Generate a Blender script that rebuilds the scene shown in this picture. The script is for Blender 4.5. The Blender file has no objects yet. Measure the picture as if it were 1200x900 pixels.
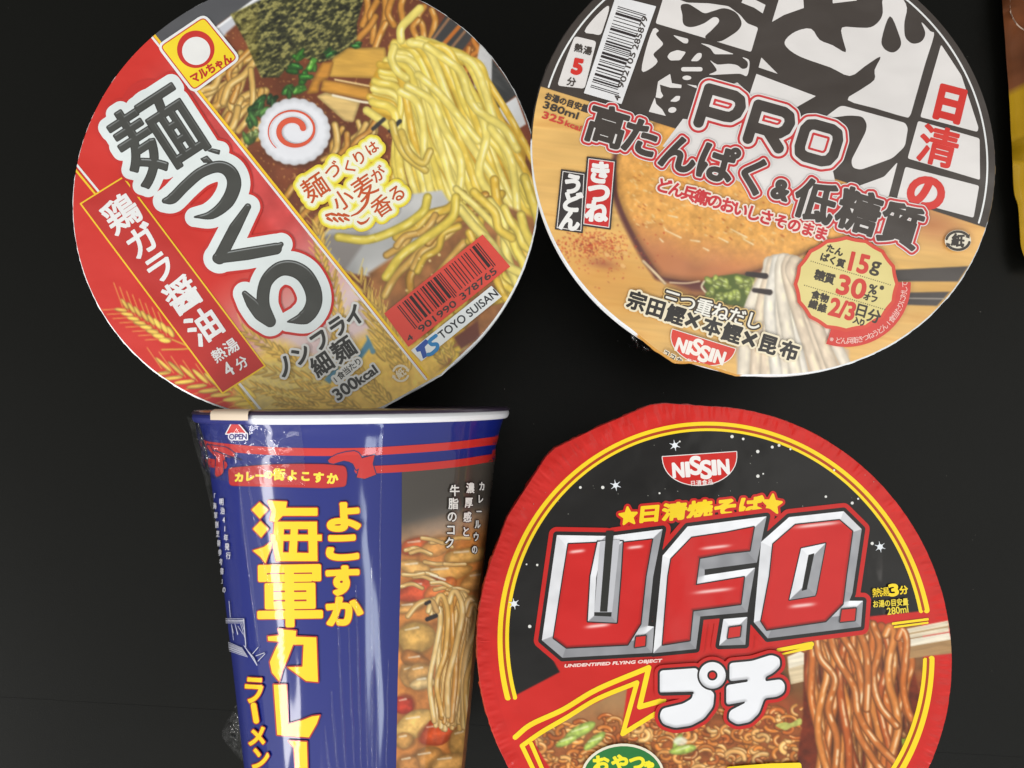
import bpy, bmesh, math, random
import numpy as np
from mathutils import Vector

scene = bpy.context.scene
COL = scene.collection
RNG = np.random.RandomState(7)
random.seed(7)

# ------------------------------------------------------------------ camera
FPX = 900.0                      # focal length in photo pixels (photo 1200 x 900)
PITCH = math.radians(8.5)
CAM_H = 0.3045
cam_data = bpy.data.cameras.new('camera')
cam = bpy.data.objects.new('camera', cam_data)
COL.objects.link(cam)
cam.location = (0, 0, CAM_H)
cam.rotation_euler = (PITCH, 0, 0)
cam_data.sensor_fit = 'HORIZONTAL'
cam_data.sensor_width = 36.0
cam_data.lens = 36.0 * FPX / 1200.0
cam_data.clip_start = 0.005
cam_data.clip_end = 50.0
scene.camera = cam

# ------------------------------------------------------------------ world, lamps, exposure
world = bpy.data.worlds.new('World')
scene.world = world
world.use_nodes = True
bg = world.node_tree.nodes['Background']
bg.inputs['Color'].default_value = (0.93, 0.95, 1.0, 1)
bg.inputs['Strength'].default_value = 1.0
_nt = world.node_tree                       # a room that is dim ahead and bright behind the viewer
_tc = _nt.nodes.new('ShaderNodeTexCoord')
_sx = _nt.nodes.new('ShaderNodeSeparateXYZ')
_mr = _nt.nodes.new('ShaderNodeMapRange')
_mr.inputs['From Min'].default_value = 0.60
_mr.inputs['From Max'].default_value = -0.45
_mr.inputs['To Min'].default_value = 0.16
_mr.inputs['To Max'].default_value = 1.10
_cb = _nt.nodes.new('ShaderNodeMixRGB')
_cb.blend_type = 'MULTIPLY'
_cb.inputs['Fac'].default_value = 1.0
_cb.inputs['Color2'].default_value = (0.96, 0.97, 0.93, 1)
_nt.links.new(_tc.outputs['Generated'], _sx.inputs['Vector'])
_nt.links.new(_sx.outputs['Y'], _mr.inputs['Value'])
_nt.links.new(_mr.outputs['Result'], _cb.inputs['Color1'])
_nt.links.new(_cb.outputs['Color'], bg.inputs['Color'])


def area_lamp(name, loc, target, sx, sy, power, color):
    d = bpy.data.lights.new(name, 'AREA')
    d.shape = 'RECTANGLE'
    d.size, d.size_y = sx, sy
    d.energy = power
    d.color = color
    o = bpy.data.objects.new(name, d)
    COL.objects.link(o)
    o.location = loc
    o.rotation_euler = (Vector(target) - Vector(loc)).to_track_quat('-Z', 'Y').to_euler()
    return o


area_lamp('window_light', (-1.55, -0.75, 0.85), (-0.02, 0.0, 0.03), 1.3, 0.22, 17.0, (1.0, 0.985, 0.96))
area_lamp('side_window_light', (0.55, -0.95, 1.25), (0.02, -0.02, 0.03), 0.16, 0.55, 3.6, (0.84, 0.93, 1.0))
area_lamp('rear_ceiling_light', (-0.45, -2.35, 1.45), (0.0, 0.0, 0.03), 1.6, 0.9, 30.0, (1.0, 0.98, 0.94))
area_lamp('ceiling_bounce_light', (0.85, 0.10, 1.35), (0.85, 0.10, 0.0), 0.95, 0.9, 2.8, (1.0, 0.98, 0.92))

scene.view_settings.view_transform = 'Standard'
scene.view_settings.look = 'None'
scene.view_settings.exposure = 0.12
scene.view_settings.gamma = 1.0
scene.view_settings.use_curve_mapping = False

# ------------------------------------------------------------------ projection helpers
SP, CP = math.sin(PITCH), math.cos(PITCH)


def rays(px):
    """unit-less view directions through photo pixels (N,2)"""
    q = np.asarray(px, float)
    u = (q[:, 0] - 600) / FPX
    v = -(q[:, 1] - 450) / FPX
    return np.stack([u, SP + v * CP, -CP + v * SP], 1)


def on_plane(px, z):
    d = rays(px)
    t = (z - CAM_H) / d[:, 2]
    return np.stack([d[:, 0] * t, d[:, 1] * t, np.full(len(d), z)], 1)


def to_px(P):
    P = np.asarray(P, float) - np.array([0, 0, CAM_H])
    y = P[:, 1] * CP + P[:, 2] * SP
    z = P[:, 1] * SP - P[:, 2] * CP
    return np.stack([600 + FPX * P[:, 0] / z, 450 - FPX * y / z], 1)


def K(x0, y0, s):
    """points read off an enlarged crop of the photo -> photo pixels"""
    return lambda *pts: np.array([(x0 + x / s, y0 + y / s) for x, y in pts], float)


# ------------------------------------------------------------------ colour
ALB = 0.80


def lin(c):
    c = np.asarray(c, float)
    return np.where(c <= 0.04045, c / 12.92, ((np.maximum(c, 0) + 0.055) / 1.055) ** 2.4)


def rgb(r, g, b):
    return np.array([r, g, b], float) / 255.0


# ------------------------------------------------------------------ materials
def principled(name, color, rough=0.5, coat=0.0, coat_rough=0.1, spec=0.5):
    m = bpy.data.materials.new(name)
    m.use_nodes = True
    b = m.node_tree.nodes['Principled BSDF']
    b.inputs['Base Color'].default_value = (*color, 1)
    b.inputs['Roughness'].default_value = rough
    b.inputs['Specular IOR Level'].default_value = spec
    b.inputs['Coat Weight'].default_value = coat
    b.inputs['Coat Roughness'].default_value = coat_rough
    return m


def add_bump(m, scale, strength, dist, detail=3.0, stretch=(1, 1, 1), coat=True, base=True, dist_noise=0.0):
    nt = m.node_tree
    b = nt.nodes['Principled BSDF']
    tc = nt.nodes.new('ShaderNodeTexCoord')
    mp = nt.nodes.new('ShaderNodeMapping')
    mp.inputs['Scale'].default_value = stretch
    nz = nt.nodes.new('ShaderNodeTexNoise')
    nz.inputs['Scale'].default_value = scale
    nz.inputs['Detail'].default_value = detail
    nz.inputs['Distortion'].default_value = dist_noise
    bp = nt.nodes.new('ShaderNodeBump')
    bp.inputs['Strength'].default_value = strength
    bp.inputs['Distance'].default_value = dist
    nt.links.new(tc.outputs['Object'], mp.inputs['Vector'])
    nt.links.new(mp.outputs['Vector'], nz.inputs['Vector'])
    nt.links.new(nz.outputs['Fac'], bp.inputs['Height'])
    if base:
        nt.links.new(bp.outputs['Normal'], b.inputs['Normal'])
    if coat:
        nt.links.new(bp.outputs['Normal'], b.inputs['Coat Normal'])
    return m


def print_material(name, rough, coat, coat_rough, bump):
    m = principled(name, (0.8, 0.8, 0.8), rough, coat, coat_rough, 0.12)
    nt = m.node_tree
    at = nt.nodes.new('ShaderNodeAttribute')
    at.attribute_name = 'Col'
    nt.links.new(at.outputs['Color'], nt.nodes['Principled BSDF'].inputs['Base Color'])
    add_bump(m, *bump)
    return m


M = {}
M['print'] = print_material('printed_lid_paper', 0.5, 0.42, 0.16, (34.0, 0.6, 0.0030, 2.5))
M['print_hazy'] = print_material('printed_paper_hazy_film', 0.5, 0.85, 0.30, (34.0, 0.6, 0.0030, 2.5))
M['print_hazy'].node_tree.nodes['Principled BSDF'].inputs['Specular IOR Level'].default_value = 0.35
M['print_film'] = print_material('printed_paper_under_film', 0.42, 0.62, 0.08,
                                 (22.0, 0.5, 0.0026, 2.0, (2.6, 0.35, 1.0), True, False, 0.8))
M['white_foam'] = add_bump(principled('white_foam', (0.78, 0.79, 0.80), 0.45), 900, 0.2, 0.0004)
M['red_paper'] = add_bump(principled('red_paper', (0.50, 0.018, 0.012), 0.4, 0.5, 0.15), 160, 0.5, 0.0008)
M['cream_foam'] = add_bump(principled('cream_foam', (0.70, 0.66, 0.58), 0.5), 900, 0.2, 0.0004)
M['dark_rim'] = add_bump(principled('dark_paper', (0.03, 0.028, 0.026), 0.4, 0.5, 0.15), 160, 0.5, 0.0008)


# ------------------------------------------------------------------ object helpers
def new_mesh(name, verts, faces, mat, parent=None, colors=None, smooth=False):
    me = bpy.data.meshes.new(name)
    V = np.asarray(verts, np.float32)
    if parent is not None:
        V = V - np.array(parent_origin(parent), np.float32)
    if isinstance(faces, np.ndarray):          # all faces the same size
        n, k = faces.shape
        me.vertices.add(len(V))
        me.vertices.foreach_set('co', V.ravel())
        me.loops.add(n * k)
        me.loops.foreach_set('vertex_index', faces.astype(np.int32).ravel())
        me.polygons.add(n)
        me.polygons.foreach_set('loop_start', np.arange(0, n * k, k, dtype=np.int32))
        me.update(calc_edges=True)
        me.validate()
    else:
        me.from_pydata(V.tolist(), [], faces)
        me.update()
    if colors is not None and len(me.vertices) == len(V):
        a = me.color_attributes.new('Col', 'FLOAT_COLOR', 'POINT')
        c = np.ones((len(V), 4), np.float32)
        c[:, :3] = colors
        a.data.foreach_set('color', c.ravel())
    if smooth:
        me.polygons.foreach_set('use_smooth', np.ones(len(me.polygons), bool))
    me.materials.append(mat)
    o = bpy.data.objects.new(name, me)
    COL.objects.link(o)
    if parent is not None:
        o.parent = parent
    return o


def parent_origin(o):
    p = Vector((0, 0, 0))
    while o is not None:
        p += o.location
        o = o.parent
    return p


def thing(name, label, cat, loc):
    o = bpy.data.objects.new(name, None)
    COL.objects.link(o)
    o.location = loc
    o.empty_display_size = 0.02
    o['label'] = label
    o['category'] = cat
    return o


# ------------------------------------------------------------------ outlines, signed distance, filling
_glyph_cache = {}
_font_obj = None


def text_loops(txt, res=5):
    """outline loops of a line of text at size 1 (built-in font and its own fallbacks)"""
    global _font_obj
    if txt in _glyph_cache:
        return _glyph_cache[txt]
    if _font_obj is None:
        cu = bpy.data.curves.new('lettering', 'FONT')
        _font_obj = bpy.data.objects.new('lettering', cu)
        COL.objects.link(_font_obj)
    cu = _font_obj.data
    cu.body = txt
    cu.fill_mode = 'NONE'
    cu.resolution_u = res
    bpy.context.view_layer.update()
    me = bpy.data.meshes.new_from_object(_font_obj.evaluated_get(bpy.context.evaluated_depsgraph_get()))
    V = np.array([v.co[:2] for v in me.vertices]).reshape(-1, 2)
    nxt = {}
    for e in me.edges:
        a, b = e.vertices
        nxt.setdefault(a, []).append(b)
        nxt.setdefault(b, []).append(a)
    loops, seen = [], set()
    for s in range(len(V)):
        if s in seen or s not in nxt:
            continue
        loop, cur, prev = [s], s, None
        seen.add(s)
        while True:
            c = [n for n in nxt[cur] if n != prev and n not in seen]
            if not c:
                break
            prev, cur = cur, min(c) if cur == s else c[0]
            seen.add(cur)
            loop.append(cur)
        if len(loop) > 2:
            loops.append(V[loop])
    bpy.data.meshes.remove(me)
    _glyph_cache[txt] = loops
    return loops


def _em():
    L = text_loops('国')
    a = np.concatenate(L)
    lo, hi = a.min(0), a.max(0)
    return (lo + hi) / 2, (hi - lo).max() / 0.90


def put(txt, p0, p1, h, up=None):
    """lettering whose box spans p0 (lower left) to p1 (lower right) and is h high; up = optional slanted up vector"""
    L = text_loops(txt)
    a = np.concatenate(L)
    lo, hi = a.min(0), a.max(0)
    p0, p1 = np.asarray(p0, float), np.asarray(p1, float)
    ex = (p1 - p0) / (hi[0] - lo[0])
    u = (p1 - p0) / np.linalg.norm(p1 - p0)
    ey = np.array([u[1], -u[0]]) if up is None else np.asarray(up, float)
    ey = ey * h / (hi[1] - lo[1])
    return [('poly', [p0 + (l[:, :1] - lo[0]) * ex + (l[:, 1:] - lo[1]) * ey for l in L])]


def char(c, ctr, size, ang=0.0, sx=1.0, sy=1.0, shear=0.0):
    """one em-centred character; ang in degrees, anticlockwise on the picture"""
    (cx, cy), em = _em()
    L = text_loops(c)
    if ord(c) < 0x2000:
        a = np.concatenate(L)
        cx, cy = (a.min(0) + a.max(0)) / 2
    r = math.radians(ang)
    ex = np.array([math.cos(r), -math.sin(r)]) * size * sx / em
    ey = np.array([-math.sin(r), -math.cos(r)]) * size * sy / em
    ctr = np.asarray(ctr, float)
    return [('poly', [ctr + (l[:, :1] - cx + shear * (l[:, 1:] - cy)) * ex + (l[:, 1:] - cy) * ey for l in L])]


def chars(txt, p0, p1, size, ang=0.0, **kw):
    out = []
    p0, p1 = np.asarray(p0, float), np.asarray(p1, float)
    n = max(1, len(txt) - 1)
    for i, c in enumerate(txt):
        if c != ' ':
            out += char(c, p0 + (p1 - p0) * i / n, size, ang, **kw)
    return out


def poly(*loops):
    return [('poly', [np.asarray(l, float) for l in loops])]


def line(pts, hw, smooth=False, n=8):
    p = np.asarray(pts, float)
    hw = np.asarray(hw, float) * np.ones(len(p))
    if smooth:
        p, hw = spline(p, n, hw)
    return [('line', p, hw)]


def disc(c, r, ry=None, ang=0, n=40):
    t = np.linspace(0, 2 * np.pi, n, endpoint=False)
    ry = r if ry is None else ry
    a = math.radians(ang)
    x, y = r * np.cos(t), ry * np.sin(t)
    return poly(np.stack([c[0] + x * math.cos(a) + y * math.sin(a), c[1] - x * math.sin(a) + y * math.cos(a)], 1))


def spline(p, n=8, extra=None):
    """Catmull-Rom through points"""
    p = np.asarray(p, float)
    q = np.vstack([2 * p[0] - p[1], p, 2 * p[-1] - p[-2]])
    out, ex = [], []
    for i in range(1, len(q) - 2):
        for t in np.linspace(0, 1, n, endpoint=False):
            a, b, c, d = q[i - 1], q[i], q[i + 1], q[i + 2]
            out.append(0.5 * (2 * b + (c - a) * t + (2 * a - 5 * b + 4 * c - d) * t * t + (3 * b - a - 3 * c + d) * t ** 3))
            if extra is not None:
                ex.append(extra[i - 1] * (1 - t) + extra[i] * t)
    out.append(p[-1])
    if extra is not None:
        ex.append(extra[-1])
        return np.array(out), np.array(ex)
    return np.array(out)


def closed(p, n=6):
    """closed smooth outline"""
    p = np.asarray(p, float)
    q = np.vstack([p[-1], p, p[0], p[1]])
    out = []
    for i in range(1, len(q) - 2):
        for t in np.linspace(0, 1, n, endpoint=False):
            a, b, c, d = q[i - 1], q[i], q[i + 1], q[i + 2]
            out.append(0.5 * (2 * b + (c - a) * t + (2 * a - 5 * b + 4 * c - d) * t * t + (3 * b - a - 3 * c + d) * t ** 3))
    return np.array(out)


def rounded(p, r, n=5):
    """polygon with rounded corners"""
    p = np.asarray(p, float)
    out = []
    for i in range(len(p)):
        a, b, c = p[i - 1], p[i], p[(i + 1) % len(p)]
        d0, d1 = a - b, c - b
        r0 = min(r, np.linalg.norm(d0) / 2.2, np.linalg.norm(d1) / 2.2)
        s, e = b + d0 / np.linalg.norm(d0) * r0, b + d1 / np.linalg.norm(d1) * r0
        for t in np.linspace(0, 1, n):
            out.append((1 - t) ** 2 * s + 2 * t * (1 - t) * b + t * t * e)
    return np.array(out)


def _seg_dist(D, gx, gy, x0, y0, cell, a, b, pad, h0=0.0, h1=0.0):
    ny, nx = D.shape
    lo, hi = np.minimum(a, b) - pad, np.maximum(a, b) + pad
    i0, i1 = max(0, int((lo[0] - x0) / cell)), min(nx, int((hi[0] - x0) / cell) + 2)
    j0, j1 = max(0, int((lo[1] - y0) / cell)), min(ny, int((hi[1] - y0) / cell) + 2)
    if i0 >= i1 or j0 >= j1:
        return
    X, Y = gx[i0:i1][None, :] - a[0], gy[j0:j1][:, None] - a[1]
    d = b - a
    L2 = d @ d
    t = np.clip((X * d[0] + Y * d[1]) / L2, 0, 1) if L2 > 1e-12 else np.zeros((j1 - j0, i1 - i0))
    dist = np.hypot(X - t * d[0], Y - t * d[1])
    if h0 or h1:
        dist = dist - (h0 + (h1 - h0) * t)
    w = D[j0:j1, i0:i1]
    np.minimum(w, dist, out=w)


def sdf(shapes, pad, cell, box=None):
    """signed distance grid (negative inside) of the union of shapes; exact only within pad"""
    allp = []
    for s in shapes:
        if s[0] == 'poly':
            allp += s[1]
        else:
            m = np.max(s[2])
            allp += [s[1] - m, s[1] + m]
    P = np.concatenate(allp)
    lo, hi = P.min(0) - pad - 2 * cell, P.max(0) + pad + 2 * cell
    if box is not None:
        lo, hi = np.maximum(lo, box[:2]), np.minimum(hi, box[2:])
    x0, y0 = lo
    nx, ny = int((hi[0] - lo[0]) / cell) + 2, int((hi[1] - lo[1]) / cell) + 2
    nx, ny = max(nx, 2), max(ny, 2)
    gx, gy = x0 + np.arange(nx) * cell, y0 + np.arange(ny) * cell
    big = pad + 3 * cell
    OUT = np.full((ny, nx), big)
    for s in shapes:
        if s[0] == 'line':
            p, h = s[1], s[2]
            for i in range(len(p) - 1):
                _seg_dist(OUT, gx, gy, x0, y0, cell, p[i], p[i + 1], pad + max(h[i], h[i + 1]) + 2 * cell, h[i], h[i + 1])
            continue
        D = np.full((ny, nx), big)
        W = np.zeros((ny, nx + 1), int)
        for l in s[1]:
            q = np.roll(l, -1, 0)
            for a, b in zip(l, q):
                _seg_dist(D, gx, gy, x0, y0, cell, a, b, pad + 2 * cell)
                if a[1] == b[1]:
                    continue
                dirn = 1 if b[1] > a[1] else -1
                ya, yb = (a[1], b[1]) if dirn > 0 else (b[1], a[1])
                j = np.arange(max(0, math.ceil((ya - y0) / cell)), min(ny, math.ceil((yb - y0) / cell)))
                if len(j) == 0:
                    continue
                xc = a[0] + (gy[j] - a[1]) * (b[0] - a[0]) / (b[1] - a[1])
                i = np.clip(np.ceil((xc - x0) / cell).astype(int), 0, nx)
                np.add.at(W, (j, i), dirn)
        ins = np.cumsum(W, 1)[:, :nx] != 0
        np.minimum(OUT, np.where(ins, -D, D), out=OUT)
    return OUT, x0, y0


# marching squares: corners a(0,0) b(1,0) c(1,1) d(0,1); edges ab bc cd da
_CASES = {1: 'a ab da', 2: 'b bc ab', 4: 'c cd bc', 8: 'd da cd', 3: 'a b bc da', 6: 'b c cd ab', 12: 'c d da bc',
          9: 'd a ab cd', 7: 'a b c cd da', 14: 'b c d da ab', 13: 'c d a ab bc', 11: 'd a b bc cd',
          5: 'a ab bc c cd da', 10: 'b bc cd d da ab'}


def fill_tris(f, x0, y0, cell, maxrun):
    """triangulated region f<0 -> points (N,2), tris (M,3)"""
    f = np.where(np.abs(f) < 1e-9, 1e-9, f)
    ins = f < 0
    A, B, C, D = f[:-1, :-1], f[:-1, 1:], f[1:, 1:], f[1:, :-1]
    code = ins[:-1, :-1] * 1 + ins[:-1, 1:] * 2 + ins[1:, 1:] * 4 + ins[1:, :-1] * 8
    pts, tris, n = [], [], 0
    for k, seq in _CASES.items():
        J, I = np.nonzero(code == k)
        if len(J) == 0:
            continue
        a, b, c, d = A[J, I], B[J, I], C[J, I], D[J, I]
        tok = {'a': (0 * a, 0 * a), 'b': (0 * a + 1, 0 * a), 'c': (0 * a + 1, 0 * a + 1), 'd': (0 * a, 0 * a + 1)}
        with np.errstate(all='ignore'):
            tok['ab'] = (a / (a - b), 0 * a)
            tok['bc'] = (0 * a + 1, b / (b - c))
            tok['cd'] = (d / (d - c), 0 * a + 1)
            tok['da'] = (0 * a, a / (a - d))
        names = seq.split()
        m = len(names)
        P = np.stack([np.stack([I + tok[t][0], J + tok[t][1]], 1) for t in names], 1)      # cells, m, 2
        base = n + np.arange(len(J))[:, None] * m
        for t in range(1, m - 1):
            tris.append(np.concatenate([base, base + t, base + t + 1], 1))
        pts.append(P.reshape(-1, 2))
        n += len(J) * m
    full = code == 15
    if maxrun <= 1:
        J, I = np.nonzero(full)
        S, E = I, I + 1
    else:
        Jl, Sl, El = [], [], []
        padded = np.pad(full, ((0, 0), (1, 1))).astype(np.int8)
        df = np.diff(padded, axis=1)
        J0, S0 = np.nonzero(df == 1)
        _, E0 = np.nonzero(df == -1)
        ln = E0 - S0
        reps = -(-ln // maxrun)
        idx = np.repeat(np.arange(len(J0)), reps)
        off = np.arange(len(idx)) - np.repeat(np.cumsum(reps) - reps, reps)
        J = J0[idx]
        S = S0[idx] + off * maxrun
        E = np.minimum(S + maxrun, E0[idx])
    if len(J):
        P = np.stack([np.stack([S, J], 1), np.stack([E, J], 1), np.stack([E, J + 1], 1), np.stack([S, J + 1], 1)], 1)
        base = n + np.arange(len(J))[:, None] * 4
        tris.append(np.concatenate([base, base + 1, base + 2], 1))
        tris.append(np.concatenate([base, base + 2, base + 3], 1))
        pts.append(P.reshape(-1, 2).astype(float))
    if not pts:
        return np.zeros((0, 2)), np.zeros((0, 3), int)
    P = np.concatenate(pts) * cell + np.array([x0, y0])
    return P, np.concatenate(tris)


def sample(grid, P, x0, y0, cell):
    ny, nx = grid.shape[:2]
    u, v = np.clip((P[:, 0] - x0) / cell, 0, nx - 1.001), np.clip((P[:, 1] - y0) / cell, 0, ny - 1.001)
    i, j = u.astype(int), v.astype(int)
    a, b = u - i, v - j
    if grid.ndim == 3:
        a, b = a[:, None], b[:, None]
    return (grid[j, i] * (1 - a) * (1 - b) + grid[j, i + 1] * a * (1 - b) + grid[j + 1, i] * (1 - a) * b + grid[j + 1, i + 1] * a * b)


class Surface:
    """a printed surface: maps photo pixels to 3-D and stacks each ink a hair above the last"""
    def __init__(s, fn, step=0.000013, maxpx=6.0):
        s.fn, s.k, s.step, s.maxpx = fn, 0, step, maxpx
        s.clip = None

    def next(s):
        s.k += 1
        return s.k * s.step


class Ink:
    """one printed piece: a single mesh with per-vertex ink colour"""
    def __init__(s, surf):
        s.surf, s.V, s.T, s.C, s.n = surf, [], [], [], 0

    def emit(s, P, T, C, flat=False):
        if len(T) == 0:
            return
        s.V.append(s.surf.fn(P, s.surf.k * s.surf.step if flat else s.surf.next()))
        s.T.append(T + s.n)
        s.C.append(lin(C) * ALB if np.ndim(C) == 2 else np.tile(lin(C) * ALB, (len(P), 1)))
        s.n += len(P)

    def draw(s, shapes, *layers, cell=0.6, flat=False):
        """layers: (grow, colour) from the lowest up; colour = rgb or f(points, depth, nx, ny)"""
        gmax = max(abs(g) for g, c in layers)
        need = gmax + 2
        if any(callable(c) for g, c in layers):
            need = max(need, 14)
        f, x0, y0 = sdf(shapes, need, cell)
        if s.surf.clip is not None:
            cg, cx, cy, cc = s.surf.clip
            ny, nx = f.shape
            GX, GY = np.meshgrid(x0 + np.arange(nx) * cell, y0 + np.arange(ny) * cell)
            cs = sample(cg, np.stack([GX.ravel(), GY.ravel()], 1), cx, cy, cc).reshape(f.shape)
        for g, c in layers:
            ff = f - g
            if s.surf.clip is not None:
                ff = np.maximum(ff, cs)
            mr = int(s.surf.maxpx / cell) if not callable(c) else 1
            P, T = fill_tris(ff, x0, y0, cell, max(1, mr))
            if len(T) == 0:
                continue
            if callable(c):
                gy_, gx_ = np.gradient(f, cell)
                c = c(P, -sample(f, P, x0, y0, cell), sample(gx_, P, x0, y0, cell), sample(gy_, P, x0, y0, cell))
            s.emit(P, T, c, flat)
        return s

    def picture(s, cv, shapes, cell=1.0):
        f, x0, y0 = sdf(shapes, 3, cell)
        if s.surf.clip is not None:
            cg, cx, cy, cc = s.surf.clip
            ny, nx = f.shape
            GX, GY = np.meshgrid(x0 + np.arange(nx) * cell, y0 + np.arange(ny) * cell)
            f = np.maximum(f, sample(cg, np.stack([GX.ravel(), GY.ravel()], 1), cx, cy, cc).reshape(f.shape))
        P, T = fill_tris(f, x0, y0, cell, 1)
        s.emit(P, T, np.clip(cv.at(P), 0.0, 1.0))
        return s

    def build(s, name, mat, parent, label=None):
        if not s.V:
            return None
        o = new_mesh(name, np.concatenate(s.V), np.concatenate(s.T)[:, ::-1].copy(), mat, parent, np.concatenate(s.C))
        if label:
            o['label'] = label
        return o


# ------------------------------------------------------------------ painted pictures (printed food photographs)
def vnoise(x, y, scale, seed, octaves=3, sx=1.0, sy=1.0, ang=0.0):
    r = np.random.RandomState(seed)
    c, s_ = math.cos(ang), math.sin(ang)
    X, Y = (x * c + y * s_) / (scale * sx), (-x * s_ + y * c) / (scale * sy)
    tot, amp, out = 0, 1.0, 0
    for o in range(octaves):
        G = r.rand(64, 64)
        u, v = X * 2 ** o + 17.3 * o, Y * 2 ** o + 5.1 * o
        i, j = np.floor(u).astype(int), np.floor(v).astype(int)
        a, b = u - i, v - j
        a, b = a * a * (3 - 2 * a), b * b * (3 - 2 * b)
        g = lambda p, q: G[q % 64, p % 64]
        out = out + amp * (g(i, j) * (1 - a) * (1 - b) + g(i + 1, j) * a * (1 - b) + g(i, j + 1) * (1 - a) * b + g(i + 1, j + 1) * a * b)
        tot += amp
        amp *= 0.55
    return out / tot


class Canvas:
    def __init__(s, x0, y0, x1, y1, col, res=1.0):
        s.x0, s.y0, s.res = x0, y0, res
        s.nx, s.ny = int((x1 - x0) / res) + 1, int((y1 - y0) / res) + 1
        s.img = np.tile(np.asarray(col, float), (s.ny, s.nx, 1))
        s.X, s.Y = np.meshgrid(x0 + np.arange(s.nx) * res, y0 + np.arange(s.ny) * res)

    def at(s, P):
        return sample(s.img, P, s.x0, s.y0, s.res)

    def fill(s, shapes, col, soft=1.0, alpha=1.0, grow=0.0):
        """col: rgb or f(X, Y, depth) -> rgb array"""
        need = max(soft, 2) + 12 + max(grow, 0)
        f, x0, y0 = sdf(shapes, need, s.res, (s.x0 - 5, s.y0 - 5, s.x0 + s.nx * s.res + 5, s.y0 + s.ny * s.res + 5))
        f = f - grow
        i0, j0 = int(round((x0 - s.x0) / s.res)), int(round((y0 - s.y0) / s.res))
        a0, b0 = max(0, i0), max(0, j0)
        a1, b1 = min(s.nx, i0 + f.shape[1]), min(s.ny, j0 + f.shape[0])
        if a1 <= a0 or b1 <= b0:
            return
        f = f[b0 - j0:b1 - j0, a0 - i0:a1 - i0]
        w = np.clip(0.5 - f / max(soft, 1e-3), 0, 1) * alpha
        if callable(col):
            col = col(s.X[b0:b1, a0:a1], s.Y[b0:b1, a0:a1], -f)
        s.img[b0:b1, a0:a1] = s.img[b0:b1, a0:a1] * (1 - w[..., None]) + np.asarray(col) * w[..., None]

    def glow(s, c, rx, ry, col, alpha, ang=0.0, power=2.0):
        a = math.radians(ang)
        dx, dy = s.X - c[0], s.Y - c[1]
        u, v = (dx * math.cos(a) - dy * math.sin(a)) / rx, (dx * math.sin(a) + dy * math.cos(a)) / ry
        w = (alpha * np.exp(-(u * u + v * v) ** (power / 2)))[..., None]
        s.img = s.img * (1 - w) + np.asarray(col) * w

    def strand(s, pts, hw, base, dark=0.55, hi=0.5, shift=-0.25, spots=0.0, n=10, edge=0.9, hicol=(1.0, 0.97, 0.8)):
        """one noodle: rounded shading across, glints along"""
        p = spline(pts, n) if len(pts) > 2 else np.array(pts, float)
        m = hw + 1.5
        a0, a1 = int(max(0, (p[:, 0].min() - m - s.x0) / s.res)), int(min(s.nx, (p[:, 0].max() + m - s.x0) / s.res + 1))
        b0, b1 = int(max(0, (p[:, 1].min() - m - s.y0) / s.res)), int(min(s.ny, (p[:, 1].max() + m - s.y0) / s.res + 1))
        if a1 <= a0 or b1 <= b0:
            return
        X, Y = s.X[b0:b1, a0:a1], s.Y[b0:b1, a0:a1]
        best = np.full(X.shape, 1e9)
        side = np.zeros(X.shape)
        along = np.zeros(X.shape)
        acc = 0.0
        for a, b in zip(p[:-1], p[1:]):
            d = b - a
            L = math.hypot(*d)
            if L < 1e-6:
                continue
            t = np.clip(((X - a[0]) * d[0] + (Y - a[1]) * d[1]) / (L * L), 0, 1)
            ex, ey = X - a[0] - t * d[0], Y - a[1] - t * d[1]
            q = np.hypot(ex, ey)
            w = q < best
            best = np.where(w, q, best)
            sd = np.sign(ex * -d[1] + ey * d[0]) * q
            if d[0] * 0.3 + d[1] < 0:
                sd = -sd
            side = np.where(w, sd, side)
            along = np.where(w, acc + t * L, along)
            acc += L
        v = np.clip(side / hw, -1, 1)
        prof = 1 - dark * np.abs(v) ** 2.2
        seed = RNG.randint(1 << 30)
        r = np.random.RandomState(seed)
        ph = r.rand() * 50
        nz = vnoise(along + ph, side * 2.0 + ph, 11.0, seed % 1000, 2)
        glint = hi * np.exp(-((v - shift) / 0.26) ** 2) * np.clip((nz - 0.42) * 4.0, 0, 1)
        c = np.asarray(base)[None, None] * prof[..., None] * (0.9 + 0.2 * nz[..., None])
        c = c * (1 - glint[..., None]) + np.asarray(hicol) * glint[..., None]
        if spots:
            sp = np.clip((vnoise(X, Y, 2.2, seed % 997, 1) - 0.80) * 8, 0, 1)[..., None] * spots
            c = c * (1 - sp) + sp
        w = np.clip((hw - best) / edge + 0.5, 0, 1)[..., None]
        s.img[b0:b1, a0:a1] = s.img[b0:b1, a0:a1] * (1 - w) + c * w

# ------------------------------------------------------------------ the table top
M['table'] = principled('black_table_laminate', (0.0040, 0.0040, 0.0032), 0.36, 0.0, 0.1, 0.15)
add_bump(M['table'], 2200, 0.25, 0.0002, 2.0)
nt = M['table'].node_tree
tc = nt.nodes.new('ShaderNodeTexCoord')
nz = nt.nodes.new('ShaderNodeTexNoise')
nz.inputs['Scale'].default_value = 9
nz.inputs['Detail'].default_value = 6
rp = nt.nodes.new('ShaderNodeMapRange')
rp.inputs['To Min'].default_value = 0.30
rp.inputs['To Max'].default_value = 0.42
nt.links.new(tc.outputs['Object'], nz.inputs['Vector'])
nt.links.new(nz.outputs['Fac'], rp.inputs['Value'])
nt.links.new(rp.outputs['Result'], nt.nodes['Principled BSDF'].inputs['Roughness'])


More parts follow.
